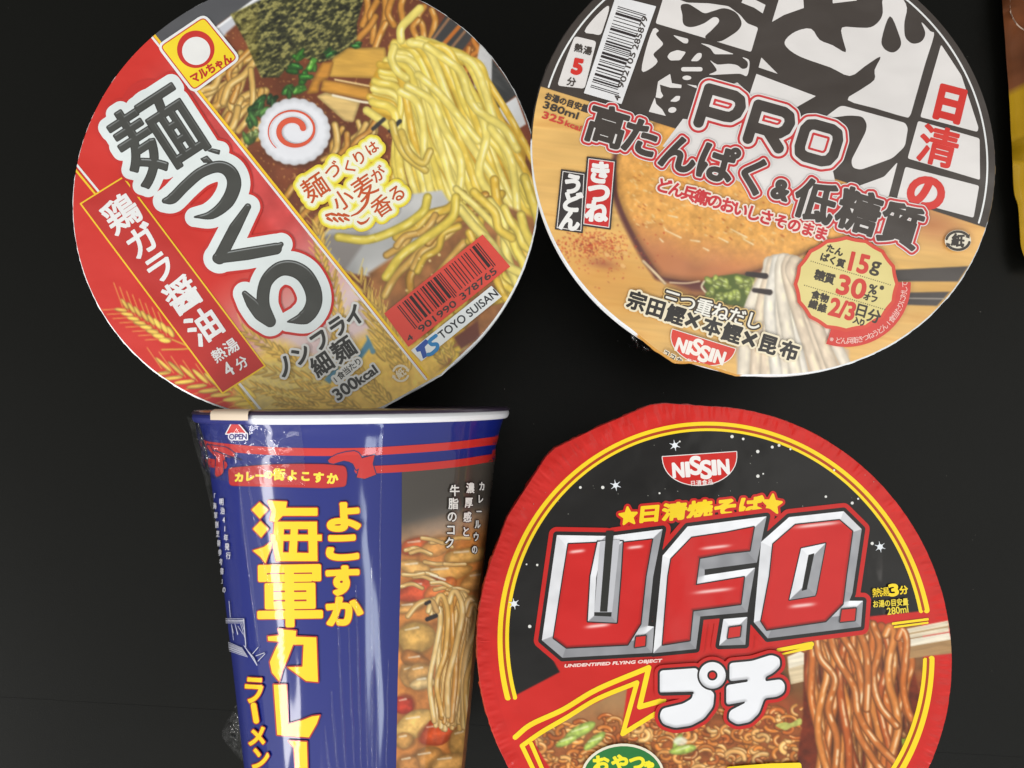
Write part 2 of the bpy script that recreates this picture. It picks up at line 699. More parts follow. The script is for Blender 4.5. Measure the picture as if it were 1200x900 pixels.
def board(name, outline, ztop, zbot, bev):
    bm = bmesh.new()
    a = np.asarray(outline, float)
    c = a.mean(0)
    vs = [bm.verts.new((x, y, ztop)) for x, y in a]
    f = bm.faces.new(vs)
    if f.normal.z < 0:
        f.normal_flip()
    r = bmesh.ops.extrude_face_region(bm, geom=[f])
    for v in r['geom']:
        if isinstance(v, bmesh.types.BMVert):
            v.co.z = zbot
    bmesh.ops.bevel(bm, geom=[e for e in bm.edges if all(abs(v.co.z - ztop) < 1e-9 for v in e.verts)], offset=bev, segments=3, affect='EDGES')
    bmesh.ops.recalc_face_normals(bm, faces=bm.faces)
    me = bpy.data.meshes.new(name)
    bm.to_mesh(me)
    bm.free()
    me.materials.append(M['table'])
    o = bpy.data.objects.new(name, me)
    COL.objects.link(o)
    o['kind'] = 'structure'
    return o


e0, e1 = on_plane([(-400, 793), (1600, 911)], 0.0)[:, :2]
d = (e1 - e0) / np.linalg.norm(e1 - e0)
nrm = np.array([d[1], -d[0]])
s0, s1 = e0 - d * 1.0, e1 + d * 1.0
board('table_top', [s0 + nrm * 0.6, s1 + nrm * 0.6, s1 - nrm * 1.3, s0 - nrm * 1.3], 0.0, -0.03, 0.0005)
board('table_seam', [s0, s1, s1 + nrm * 0.00028, s0 + nrm * 0.00028], 0.00007, -0.001, 0.00003)


# ------------------------------------------------------------------ round bowls
def radial(bumps):
    """outline factor by angle; bumps = [(degrees, factor)] joined by straight edges, 1 elsewhere"""
    b = sorted(bumps)
    ang = np.radians([x[0] for x in b])
    fac = np.array([x[1] for x in b])

    def f(t):
        t = np.mod(t, 2 * np.pi)
        out = np.ones_like(t)
        for t0, t1, r0, r1 in zip(ang[:-1], ang[1:], fac[:-1], fac[1:]):
            w = (t >= t0) & (t < t1)
            chord = r0 * r1 * np.sin(t1 - t0) / (r0 * np.sin(t - t0) + r1 * np.sin(t1 - t) + 1e-12)
            out = np.where(w, chord, out)
        return out
    return f


def ring_mesh(c, rings, cap=True):
    """rings: list of (radii array over theta, z array/scalar); outside in or top down"""
    n = len(rings[0][0])
    t = np.linspace(0, 2 * np.pi, n, endpoint=False)
    V, F = [], []
    for r, z in rings:
        V.append(np.stack([c[0] + r * np.cos(t), c[1] + r * np.sin(t), z * np.ones(n)], 1))
    for k in range(len(rings) - 1):
        for i in range(n):
            j = (i + 1) % n
            F.append((k * n + i, (k + 1) * n + i, (k + 1) * n + j, k * n + j))
    if cap:
        F.append(tuple(range(n)))
    return np.concatenate(V), F


class Bowl:
    def __init__(s, name, label, c, R, z, bumps, lid_mat, body_mat, rim_mat, skirt, base_r, crimp, edge_col=None):
        s.c, s.R, s.z = np.array(c), R, z
        s.pleat = 0.55 * crimp if crimp > 0.0004 else 0.0
        s.root = thing(name, label, 'noodle bowl', (c[0], c[1], 0))
        n = 480
        t = np.linspace(0, 2 * np.pi, n, endpoint=False)
        s.fac = radial(bumps)
        r = R * s.fac(t)
        one = np.ones(n)
        rb = R * np.ones(n)
        # body
        zz = z - 0.004
        prof = [(R - 0.0028, zz), (R - 0.0040, zz - 0.006), (R - 0.0062, zz - 0.016)]
        for k in range(1, 7):
            u = k / 6
            prof.append((R - 0.0062 + (base_r - R + 0.0062) * u ** 1.1, (zz - 0.016) * (1 - u) + 0.0022 * u))
        prof += [(base_r - 0.0008, 0.0004), (base_r - 0.002, 0.0), (base_r - 0.006, 0.0), (base_r - 0.007, 0.002)]
        V, F = ring_mesh(s.c, [(one * a, b) for a, b in prof], False)
        F.append(tuple(range((len(prof) - 1) * n, len(prof) * n))[::-1])
        new_mesh('bowl_body', V, F, body_mat, s.root, smooth=True)
        # flange under the lid
        V, F = ring_mesh(s.c, [(rb - 0.0012, z - 0.0007), (rb - 0.0002, z - 0.0011), (rb + 0.0001, z - 0.0018), (rb + 0.0001, z - 0.0034), (rb - 0.0004, z - 0.0042), (rb - 0.0028, z - 0.0043)], False)
        new_mesh('rim', V, F, rim_mat, s.root, smooth=True)
        # lid sheet with a turned-down edge
        cr = crimp * (vnoise(t * R * 1000, t * 0, 1.3, 5, 2) - 0.5)
        cr2 = crimp * (vnoise(t * R * 1000, t * 0 + 40, 2.2, 6, 2) - 0.5)
        rings = [(r - 0.0006, z), (r - 0.0002, z - 0.00012), (r + cr * 0.3, z - 0.0005), (r + 0.0002 + cr, z - 0.5 * skirt), (r + 0.0002 + cr2 * 1.4, z - skirt), (r - 0.0001 + cr2, z - skirt - 0.0002)]
        V, F = ring_mesh(s.c, rings)
        ec = None
        if edge_col is not None:
            ec = np.tile(rgb(226, 228, 232), (n, 1))
            for d0, d1_, c_ in edge_col:
                dd = np.degrees(t)
                ec[(dd >= d0) & (dd <= d1_)] = c_
            ec = np.tile(lin(ec) * ALB, (len(rings), 1))
        s.lid = new_mesh('lid', V, F, M['print'] if edge_col is not None else lid_mat, s.root, ec, smooth=False)
        # printed surface on top of it
        s.surf = Surface(s.on_lid)
        tt = np.linspace(0, 2 * np.pi, 360, endpoint=False)
        s.edge = s.circle(1.0, -0.00025, bumped=True)
        box = (s.edge[:, 0].min() - 6, s.edge[:, 1].min() - 6, s.edge[:, 0].max() + 6, s.edge[:, 1].max() + 6)
        g, x0, y0 = sdf(poly(s.edge), 600, 1.5)
        s.surf.clip = (g, x0, y0, 1.5)

    def on_lid(s, P, off):
        z = s.z + 0.00003
        Q = on_plane(P, z)
        dx, dy = Q[:, 0] - s.c[0], Q[:, 1] - s.c[1]
        q = np.hypot(dx, dy) / s.R
        a = np.arctan2(dy, dx)
        e = np.clip((q - 0.935) / 0.045, 0, 1) * np.clip((1.06 - q) / 0.06, 0, 1)
        Q[:, 2] += off + s.pleat * e * vnoise(a * s.R * 1000, q * 20, 1.6, 77, 2)
        Q[:, 2] += 0.0006 * np.clip(1 - q ** 4, 0, 1) * vnoise(Q[:, 0] * 1000, Q[:, 1] * 1000, 55, 78, 1)
        return Q

    def circle(s, f, d=0.0, shift=(0, 0), bumped=False, n=240):
        t = np.linspace(0, 2 * np.pi, n, endpoint=False)
        r = s.R * f * (s.fac(t) if bumped else 1) + d
        return to_px(np.stack([s.c[0] + shift[0] + r * np.cos(t), s.c[1] + shift[1] + r * np.sin(t), np.full(n, s.z)], 1))

    def ink(s):
        return Ink(s.surf)


def barcode(ink, p0, ux, uy, wbars, col, digits_seed):
    """bars from p0 along ux (full width vector) with height vector uy (EAN-13 pattern of the given digits)"""
    Lc = {'0': '0001101', '1': '0011001', '2': '0010011', '3': '0111101', '4': '0100011', '5': '0110001', '6': '0101111', '7': '0111011', '8': '0110111', '9': '0001011'}
    par = {'4': 'LGLLGG'}
    R_ = {k: ''.join('1' if ch == '0' else '0' for ch in v) for k, v in Lc.items()}
    G_ = {k: v[::-1] for k, v in R_.items()}
    ds = digits_seed
    bits = '101' + ''.join((Lc if par['4'][i] == 'L' else G_)[ds[i + 1]] for i in range(6)) + '01010' + ''.join(R_[ds[i]] for i in range(7, 13)) + '101'
    p0, ux, uy = np.array(p0, float), np.array(ux, float), np.array(uy, float)
    n = len(bits)
    i = 0
    sh = []
    while i < n:
        if bits[i] == '1':
            j = i
            while j < n and bits[j] == '1':
                j += 1
            guard = i < 3 or i > n - 4 or 45 <= i <= 49
            k = 1.10 if guard else 1.0
            a, b = p0 + ux * i / n, p0 + ux * j / n
            sh += poly([a, b, b + uy * k, a + uy * k])
            i = j
        else:
            i += 1
    ink.draw(sh, (0, col), cell=0.4)


def dust():
    r = np.random.RandomState(12)
    V, F = [], []
    for i in range(34):
        q = on_plane([(r.uniform(0, 1200), r.uniform(0, 900))], 0.0)[0]
        if i == 0:
            q = on_plane([(1143, 627)], 0.0)[0]
        a, l, w = r.uniform(0, 3.14), r.uniform(0.00012, 0.0004), r.uniform(0.00006, 0.00012)
        u, v = np.array([math.cos(a), math.sin(a), 0]), np.array([-math.sin(a), math.cos(a), 0])
        b = len(V)
        V += [q - u * l, q + v * w, q + u * l, q - v * w, q + np.array([0, 0, w])]
        F += [(b, b + 3, b + 4), (b + 3, b + 2, b + 4), (b + 2, b + 1, b + 4), (b + 1, b, b + 4)]
    o = new_mesh('dust', np.array(V), np.array(F), principled('grey_dust', (0.16, 0.15, 0.13), 0.9))
    o['kind'] = 'stuff'
    o['label'] = 'tiny grey dust specks on the black table'
    o['category'] = 'dust'


dust()

# =================================================================== bowl A : soy sauce ramen, red lid
a1, a2, a3, a4 = K(60, 0, 3.6), K(340, 0, 3.6), K(60, 240, 3.6), K(340, 240, 3.6)
ag, ah, ai, aj = K(340, 150, 6.92), K(400, 300, 5), K(260, 330, 6), K(400, 0, 5.4545)
AC, AR = (-0.0684, 0.1023), 0.07725
A = Bowl('noodle_bowl', 'large round bowl with red and yellow lid, black brush title and soy ramen picture', (AC[0], AC[1]), AR, 0.062,
         [(281, 1.0), (290, 1.016), (306, 1.008), (318, 1.0)], M['white_foam'], M['cream_foam'], M['white_foam'], 0.0012, 0.052, 0.0003)
RED_A = rgb(214, 44, 34)
YEL = rgb(252, 206, 40)
WHT = rgb(240, 240, 240)
BLK = rgb(52, 50, 48)
AX, AY = np.array([0.779, -0.627]), np.array([0.627, 0.779])      # right / down of the printed design
AANG = 38.8

cv = Canvas(70, -60, 645, 500, rgb(120, 62, 30))
X, Y = cv.X, cv.Y
n1 = vnoise(X, Y, 26, 11, 4)
cv.img[:] = np.clip(rgb(112, 58, 34) * (0.75 + 0.6 * n1[..., None]), 0, 1)
# soup sparkle
sp = np.clip((vnoise(X, Y, 3.0, 12, 2) - 0.70) * 6, 0, 1)[..., None] * 0.6
cv.img[:] = cv.img * (1 - sp) + rgb(226, 170, 96) * sp


def tangle(cv, x0, y0, x1, y1, n, cols, hw, ang, spread, length, rng, wob=6, **kw):
    for _ in range(n):
        c = np.array([rng.uniform(x0, x1), rng.uniform(y0, y1)])
        a = math.radians(ang + rng.uniform(-spread, spread))
        L = length * rng.uniform(0.7, 1.3)
        u, v = np.array([math.cos(a), -math.sin(a)]), np.array([math.sin(a), math.cos(a)])
        pts = [c + u * L * (k - 0.5) + v * rng.uniform(-wob, wob) for k in np.linspace(0, 1, 5)]
        cv.strand(pts, hw * rng.uniform(0.85, 1.15), np.asarray(cols[rng.randint(len(cols))]), **kw)


rng = np.random.RandomState(3)
NOOD = [rgb(226, 170, 82), rgb(214, 150, 66), rgb(234, 186, 100)]
# upper-left bowl wall, rim line
cv.fill(poly(a1((430, 150), (640, -60), (900, -60), (860, 0), (640, 150), (560, 260))), rgb(86, 86, 90), 1.5)
cv.fill(poly(a1((600, 250), (715, 108), (870, -10), (920, -20), (740, 140), (650, 270))), rgb(205, 206, 214), 3)
cv.fill(line(a1((640, 160), (715, 106), (862, -2)), 1.6), rgb(245, 245, 248), 1)
# noodles lower-left of the seaweed
tangle(cv, 243, 80, 300, 175, 26, NOOD, 4.2, 60, 30, 62, rng, 8, dark=0.5, hi=0.55)
# noodles by the slogan
tangle(cv, 320, 205, 430, 290, 12, NOOD, 4.0, 62, 28, 50, rng, 6, dark=0.55)
tangle(cv, 385, 140, 440, 200, 12, NOOD, 4.0, 62, 16, 48, rng, 5, dark=0.55)
# noodles at the top
for pts in [[(425, 30), (431, 12), (428, -20)], [(437, 50), (438, 30), (434, 18), (442, 2)], [(447, 40), (452, 14), (449, -20)],
            [(462, 30), (455, 15), (462, -8)], [(473, 26), (470, 8), (476, -10)], [(421, 45), (433, 32), (440, 20)],
            [(497, 45), (495, 30), (490, 20), (497, 8)], [(505, 44), (510, 25), (506, 12)], [(488, 44), (484, 32), (490, 24)], [(440, 56), (446, 40), (452, 28)]]:
    cv.strand(pts, 4.2, rgb(222, 150, 62), 0.5, 0.55)
# chopstick stand and bowl rim at the right
cv.fill(poly(aj((575, 245), (670, 100), (850, 225), (760, 350))), rgb(62, 60, 60), 2)
for q in [((585, 250), (690, 110)), ((655, 275), (755, 165)), ((700, 310), (790, 200))]:
    cv.fill(line(aj(*q), 1.6), rgb(150, 110, 80), 1.5)
cv.fill(line(aj((660, 278), (752, 172)), 2.2), rgb(196, 110, 40), 1.5)
cv.fill(poly(aj((750, 350), (850, 230), (890, 280), (860, 440), (820, 470))), rgb(150, 80, 36), 2)
tangle(cv, 541, 55, 556, 85, 5, [rgb(216, 132, 50)], 4, 75, 12, 40, rng)
cv.fill(poly(aj((885, 280), (965, 360), (985, 500), (970, 690), (850, 560), (845, 510))), lambda x, y, d: rgb(216, 214, 214) - 0.1 * vnoise(x, y, 12, 3)[..., None], 2)
cv.fill(poly(aj((965, 375), (1125, 600), (1000, 700), (962, 660))), lambda x, y, d: rgb(58, 58, 58) + 0.14 * (vnoise(x, y, 5, 4, 2, 3, 0.6, 0.7)[..., None] - 0.4), 1.5)
cv.fill(poly(aj((1000, 700), (1120, 618), (1220, 900), (1150, 900))), rgb(222, 222, 224), 1.5)
cv.fill(poly(a2((960, 545), (1030, 500), (1060, 760), (985, 640))), rgb(128, 62, 36), 2)
# seaweed
nori = a1((755, 62), (865, 10), (1010, -60), (1330, -60), (1310, 30), (1290, 100), (1290, 165), (1235, 240), (1130, 270), (1040, 240), (960, 330), (885, 330), (820, 180))


def nori_col(x, y, d):
    w = vnoise(x, y, 3.4, 21, 3, 1.5, 0.7, -0.5)
    w2 = vnoise(x, y, 30, 22, 2)
    right = 1 / (1 + np.exp(-(x - 303) / 1.5))
    base = rgb(104, 96, 44) * (1 - right[..., None]) + rgb(60, 60, 34) * right[..., None]
    k = np.clip((w - 0.47) * 4.5, 0, 1)[..., None]
    dk = np.clip((0.42 - w) * 5, 0, 1)[..., None]
    c = base * (0.75 + 0.5 * w2[..., None])
    c = c * (1 - k * 0.85) + rgb(176, 166, 96) * k * 0.85
    return c * (1 - 0.6 * dk)


cv.fill(poly(nori), nori_col, 2)
# bamboo shoots
for q, c in [(a2((180, 250), (245, 205), (405, 202), (412, 262), (375, 335), (165, 328)), rgb(222, 170, 74)), (a2((95, 340), (135, 268), (185, 262), (165, 330), (128, 350), (120, 395), (68, 400)), rgb(206, 140, 52)),
             (a2((140, 338), (335, 372), (345, 432), (128, 388)), rgb(214, 150, 58)), (a2((112, 410), (150, 392), (300, 432), (270, 520), (230, 515)), rgb(226, 190, 120))]:
    cv.fill(poly(rounded(q, 3)), (lambda col: lambda x, y, d: col * (0.72 + 0.28 * np.clip(d / 4, 0, 1))[..., None] * (0.86 + 0.28 * vnoise(x, y, 9, 8, 3, 3, 0.5, 0.1))[..., None])(c), 1.5)
cv.fill(line(a2((190, 340), (340, 368)), 1.0), rgb(246, 214, 150), 1.2)
cv.fill(line(a2((180, 405), (300, 432), (345, 438)), 1.4), rgb(250, 236, 206), 1.2)
# spring onion
for q, r, ang, c in [((352, 66), 14, 30, (66, 130, 44)), ((366, 78), 12, 60, (98, 168, 62)), ((358, 92), 13, 40, (60, 128, 44)), ((346, 82), 12, 20, (48, 100, 40)), ((350, 104), 12, 50, (84, 150, 56)),
                     ((388, 62), 9, 20, (56, 110, 50)), ((418, 51), 8, 5, (70, 138, 60)), ((335, 106), 11, 60, (56, 104, 44)), ((318, 118), 14, 50, (40, 72, 38)), ((302, 122), 13, 30, (46, 84, 40)), ((296, 140), 14, 70, (60, 98, 48)),
                     ((308, 134), 11, 60, (86, 130, 66)), ((292, 165), 12, 70, (96, 128, 60)), ((298, 158), 9, 60, (150, 170, 96)), ((326, 128), 10, 30, (30, 56, 34))]:
    for _k in range(3):
        qq = np.array(q) + rng.uniform(-4, 4, 2)
        an = ang + rng.uniform(-50, 50)
        rr_ = r * rng.uniform(0.5, 0.85)
        cc = rgb(*c) * rng.uniform(0.75, 1.25)
        tt_ = np.linspace(0, 2 * np.pi, 9)[:-1]
        rad_ = rr_ * rng.uniform(0.75, 1.15, 8)
        u_, v_ = np.array([math.cos(math.radians(an)), -math.sin(math.radians(an))]), np.array([math.sin(math.radians(an)), math.cos(math.radians(an))])
        out_ = [qq + u_ * rad_[m_] * math.cos(tt_[m_]) + v_ * rad_[m_] * 0.45 * math.sin(tt_[m_]) for m_ in range(8)]
        cv.fill(poly(closed(out_, 3)), (lambda c2, p2: lambda x, y, d: c2 * (0.55 + 0.5 * np.clip(d / 3.5, 0, 1))[..., None] * (0.7 + 0.65 * vnoise(x + p2[0] * 3, y, 4, 9, 2))[..., None])(cc, qq), 1.6)
        if rng.rand() < 0.6:
            cv.fill(line([qq - u_ * rr_ * 0.5 - v_ * 1.0, qq + u_ * rr_ * 0.3 - v_ * 1.4], [0.4, 0.8]), np.minimum(cc * 1.9 + 0.1, 1), 1.3, 0.6)
# fish cake
nc = np.array([345.5, 155.0])
t = np.linspace(0, 2 * np.pi, 200, endpoint=False)
rr = 41 + 1.6 * np.abs(np.sin(t * 11)) - 0.8
cv.fill(poly(np.stack([nc[0] + rr * np.cos(t) * 1.02, nc[1] + rr * np.sin(t) * 0.95], 1) + [1.5, 3]), rgb(70, 40, 24), 5, 0.6)
cv.fill(poly(np.stack([nc[0] + rr * np.cos(t) * 1.02, nc[1] + rr * np.sin(t) * 0.95], 1)), lambda x, y, d: rgb(238, 238, 244) * (0.86 + 0.14 * np.clip(d / 7, 0, 1))[..., None], 1.2)
# yellow noodles lifted by black chopsticks
lift = aj((180, 540), (250, 400), (300, 395), (300, 300), (330, 250), (420, 255), (500, 245), (590, 260), (700, 300), (735, 370), (815, 530), (1010, 740), (1190, 900), (1150, 1300), (700, 1250), (500, 900), (280, 760), (205, 700))
cv.fill(poly(lift), lambda x, y, d: rgb(226, 172, 50) * (0.72 + 0.4 * vnoise(x, y, 16, 30, 3))[..., None], 2)
src = [(440, 96), (437, 104), (436, 112), (438, 120), (441, 128), (444, 78), (447, 86), (452, 72), (459, 64), (462, 52), (472, 50), (482, 48), (492, 48), (504, 50), (516, 54), (528, 62), (536, 70)]
dst = [(500, 300), (512, 340), (520, 290), (488, 290), (470, 262), (540, 330), (552, 300), (560, 270), (575, 300), (586, 285), (600, 300), (606, 270), (614, 240), (618, 268), (624, 230), (628, 215), (630, 245)]
order = list(range(len(src)))
NY = [rgb(252, 224, 100), rgb(248, 212, 84), rgb(255, 232, 124), rgb(242, 196, 70)]
for rep in range(2):
    rng.shuffle(order)
    for i in order:
        s_, d_ = np.array(src[i]) + rng.uniform(-3, 3, 2), np.array(dst[i]) + rng.uniform(-14, 14, 2)
        k1 = s_ + (28 + rng.uniform(-4, 8)) * np.array([0.96, 0.28]) + [0, 6]
        m1 = s_ * 0.55 + d_ * 0.45 + np.array([7, -4]) + rng.uniform(-7, 7, 2)
        m2 = s_ * 0.25 + d_ * 0.75 + np.array([4, 0]) + rng.uniform(-6, 6, 2)
        cv.strand([s_, k1, m1, m2, d_], rng.uniform(3.9, 5.2), NY[rng.randint(4)], 0.24, 0.7, -0.2)
for pts in [[(462, 56), (459, 70), (466, 84), (476, 92)], [(470, 24 + 24), (470, 34), (480, 22), (492, 10)], [(430, 0 + 130), (470, 160), (492, 200), (500, 250), (490, 290)],
            [(470, 108), (488, 120), (496, 150), (498, 190), (508, 240)], [(490, 88), (515, 110), (540, 140), (560, 165)], [(560, 125), (570, 160), (562, 205), (590, 247)], [(575, 150), (596, 180), (604, 220), (606, 260)],
            [(500, 55), (520, 68), (540, 85), (548, 110), (560, 130), (590, 150), (606, 175)], [(478, 102), (505, 118), (520, 150), (540, 190), (536, 240)]]:
    cv.strand(pts, 4.9, rgb(255, 232, 120), 0.26, 0.9, -0.2)
cv.fill(line(a2((350, 545), (395, 505)), 2.4), rgb(58, 54, 52), 1)
cv.fill(line(a2((425, 555), (465, 515)), 2.6), rgb(52, 50, 50), 1)
# loop of noodle left of the lift
for pts in [a2((430, 520), (450, 590), (490, 660), (570, 720)), a2((470, 560), (500, 640), (560, 690), (590, 640))]:
    cv.strand(pts, 4.6, rgb(234, 200, 90), 0.4, 0.6)
# white bowl wall below the slogan, soup and garnish below it
cv.fill(poly(a4((90, 150), (420, -30), (640, -60), (700, 40), (560, 200), (420, 320), (250, 290))), lambda x, y, d: rgb(212, 210, 208) * (0.84 + 0.3 * (vnoise(x, y, 40, 5, 2) - 0.3))[..., None], 3)
cv.fill(poly(a4((110, 130), (330, 120), (300, 180), (230, 280))), rgb(136, 128, 124), 5, 0.9)
cv.fill(poly(a4((330, 290), (480, 190), (700, 60), (900, 0), (1040, 60), (960, 380), (760, 640), (560, 720), (400, 500), (360, 420))), lambda x, y, d: rgb(172, 112, 62) * (0.7 + 0.5 * vnoise(x, y, 14, 6, 3))[..., None], 5)
tangle(cv, 470, 250, 600, 400, 20, [rgb(226, 176, 86), rgb(232, 190, 70), rgb(214, 156, 60)], 5.0, 52, 22, 80, rng, 6, dark=0.45, hi=0.5)
tangle(cv, 570, 240, 625, 330, 12, NY, 5.2, -62, 14, 90, rng, 6, dark=0.4, hi=0.5)
tangle(cv, 500, 380, 600, 440, 12, [rgb(238, 196, 70), rgb(226, 176, 60)], 5.0, 45, 18, 60, rng, 5, dark=0.45, hi=0.5)
cv.fill(poly(a4((690, 560), (790, 490), (800, 560), (720, 610))), rgb(112, 58, 44), 3)
cv.strand(a4((205, 138), (330, 148), (470, 95), (560, 30), (580, -30)), 5.2, rgb(240, 214, 86), 0.35, 0.5)
cv.strand(a4((405, 305), (470, 215), (560, 150), (680, 60), (700, -30)), 5.4, rgb(242, 212, 84), 0.35, 0.5)
for _ in range(26):
    q = (rng.uniform(450, 580), rng.uniform(255, 400))
    cv.fill(disc(q, rng.uniform(0.7, 1.8)), rgb(252, 226, 150), 1, 0.8)


def wheat(cv, base, tip, w=9.0, n=9, col=rgb(244, 196, 92), rng=rng, awn=True):
    base, tip = np.array(base, float), np.array(tip, float)
    u = (tip - base) / np.linalg.norm(tip - base)
    v = np.array([-u[1], u[0]])
    L = np.linalg.norm(tip - base)
    if awn:
        for k in range(n * 2):
            sgn = 1 if k % 2 else -1
            p = base + u * L * (k / (2 * n))
            cv.fill(line([p, p + u * w * 2.0 + v * sgn * w * 1.5], 0.45), np.minimum(col * 1.15, 1), 0.9, 0.75)
    for k in range(n):
        f = 1 - 0.45 * (k / n)
        p = base + u * L * k / n
        for sgn in (-1, 1):
            kd = u * math.cos(0.42) + v * sgn * math.sin(0.42)
            q = p + v * sgn * w * 0.34 * f + kd * L / n * 0.5
            ang_ = -math.degrees(math.atan2(kd[1], kd[0]))
            cc = col * rng.uniform(0.9, 1.08)
            kl, kw = L / n * 0.80, w * 0.24 * f
            cv.fill(disc(q, kl + 0.5, kw + 0.5, ang_, 20), np.array(cc) * 0.66, 1.0, 0.9)
            cv.fill(disc(q, kl, kw, ang_, 20), (lambda c2: lambda x, y, d: c2 * (0.82 + 0.26 * np.clip(d / 1.8, 0, 1))[..., None])(np.array(cc)), 0.9)


# left field: red, pale glow and wheat
line_a, line_b = np.array([179.0, 41.7]), np.array([497.0, 438.5])
ld = (line_b - line_a) / np.linalg.norm(line_b - line_a)
ln = np.array([-ld[1], ld[0]])                                   # towards lower left
left = poly([line_a - ld * 120, line_b + ld * 90, line_b + ld * 90 + ln * 500, line_a - ld * 120 + ln * 500])


def left_col(x, y, d):
    w = vnoise(x, y, 20, 41, 3)
    c = RED_A * np.ones(x.shape + (1,))
    across = (x - line_a[0]) * ln[0] + (y - line_a[1]) * ln[1]
    along = (x - line_a[0]) * ld[0] + (y - line_a[1]) * ld[1]
    pic = np.clip((52 - across) / 26, 0, 1) * np.clip((along - 20) / 50, 0, 1) * 0.55
    pk = rgb(206, 96, 100) * (0.7 + 0.6 * w[..., None])
    c = c * (1 - pic[..., None]) + pk * pic[..., None]
    pale = np.clip((along - 270) / 110, 0, 1) * np.clip((190 - across) / 60, 0, 1)
    return c * (1 - pale[..., None]) + rgb(236, 208, 206) * pale[..., None]


cv.fill(left, left_col, 0.6)
gold = poly(closed([(300, 418), (330, 400), (372, 420), (420, 395), (470, 380), (520, 430), (470, 500), (330, 500), (270, 470)]))
cv.fill(gold, lambda x, y, d: rgb(246, 200, 92) * (0.90 + 0.25 * vnoise(x, y, 6, 44, 3))[..., None], 14, 0.95)
cv.fill(poly(closed([(284, 430), (330, 425), (390, 440), (350, 470), (300, 485), (285, 460)])), rgb(190, 200, 170), 8, 0.35)
for b, t_ in [((452, 420), (418, 318)), ((470, 436), (430, 345)), ((380, 330), (372, 258)), ((390, 420), (398, 370)), ((345, 425), (282, 385)), ((395, 452), (300, 432)), ((360, 470), (292, 452)), ((440, 470), (395, 400)),
              ((478, 432), (440, 352)), ((420, 480), (345, 452)), ((372, 478), (320, 470)), ((455, 470), (412, 425)), ((402, 400), (388, 318))]:
    wheat(cv, b, t_, 8.5, 9)
cv.fill(line(ah((150, 470), (185, 560)), [1, 3]), rgb(96, 150, 180), 1.5, 0.9)
cv.fill(poly(ai((720, 690), (800, 600), (830, 600), (760, 720))), rgb(92, 146, 172), 2)
cv.fill(poly(a4((280, 640), (330, 560), (345, 590), (300, 650))), rgb(92, 146, 172), 2)
for b, t_ in [((200, 396), (140, 357)), ((296, 468), (182, 430))]:
    wheat(cv, b, t_, 12, 8, rgb(250, 204, 90))
cv.fill(line([(202, 398), (222, 408), (190, 410)], 0.9, True), rgb(226, 172, 66), 1)
wheat(cv, (522, 425), (505, 405), 6, 4)
wheat(cv, (530, 418), (520, 398), 6, 4)

full = poly(A.circle(1.0, -0.0001, bumped=True))
A.ink().picture(cv, full, 1.0).build('noodle_picture', M['print_hazy'], A.lid, 'printed picture of ramen with seaweed, fish cake and lifted yellow noodles beside a red field')

# coloured rules
k = A.ink()
k.draw(poly([line_a - ld * 30 + ln * 3.2, line_b + ld * 6 + ln * 3.2, line_b + ld * 6 - ln * 3.2, line_a - ld * 30 - ln * 3.2]), (0, RED_A))
k.draw(line([line_a - ld * 30 + ln * 1.8, line_b + ld * 6 + ln * 1.8], 1.3), (0, WHT))
k.draw(line([line_a - ld * 30 - ln * 1.7, line_b + ld * 6 - ln * 1.7], 1.5), (0, YEL))
k.draw(line([(84, 186), (122, 232)], 1.3), (0, WHT))
k.draw(line([(82, 191), (118, 235)], 1.2), (0, YEL))
k.draw(line([(278, 446), (312, 488)], 1.4), (0, WHT))
k.draw(line([(274, 449), (306, 489)], 1.3), (0, YEL))
k.build('border_stripes', M['print_hazy'], A.lid)

# red flavour banner
k = A.ink()
ban = np.array([(145, 208), (94.7, 239), (261, 461), (311, 429)], float)
k.draw(poly(ban), (0.9, YEL), (-0.9, rgb(196, 42, 36)))
for c_, q, s_ in [('鶏', (143, 251), 41), ('ガ', (167, 283), 37), ('ラ', (188, 314), 36), ('醤', (214.5, 346.5), 40), ('油', (240, 383), 40)]:
    k.draw(char(c_, q, s_, 34, 1.0, 1.0, 0.0), (1.0, WHT), cell=0.35)
k.draw(char('熱', (257, 416), 16, 34) + char('湯', (271.5, 406.5), 17, 34), (0.35, WHT), cell=0.25)
k.draw(char('4', (268, 433), 20, 34, 1.0, 1.15), (0.35, WHT), cell=0.3)
k.draw(char('分', (283.6, 425.5), 14.5, 34), (0.35, WHT), cell=0.25)
k.build('flavour_banner', M['print_hazy'], A.lid)

# big brush title
k = A.ink()
title = char('麺', (186, 160), 98, 33, 1.0, 1.0)
brush = line([(193.5, 236), (203, 233), (218, 218), (236, 203), (256, 196), (270, 202), (275, 217), (267, 237), (249, 252), (229, 255)], [3.2, 6.5, 6.5, 6.5, 7, 8, 8.5, 8, 5.5, 1.2], True)
brush += poly(a1((630, 672), (660, 658), (690, 690), (645, 690))) + poly(a1((660, 640), (680, 628), (716, 636), (712, 656), (690, 650)))
brush += line([(291, 243), (276, 268), (258, 303)], [4, 7.2, 7.5]) + line([(256, 303), (290, 298), (324, 292), (330, 287)], [6.5, 7.5, 7, 3])
brush += line([(287.5, 344.5), (296, 356), (306, 368), (317, 377)], [3.4, 7, 8.4, 7], True)
brush += line([(316.5, 376), (309, 356), (312, 332), (326, 317), (342, 315), (357, 323), (367, 340), (368, 357), (358, 372), (338, 377.5)], [7, 7.5, 7.5, 8.5, 9.5, 9.8, 9.8, 9.5, 8.5, 1.2], True)


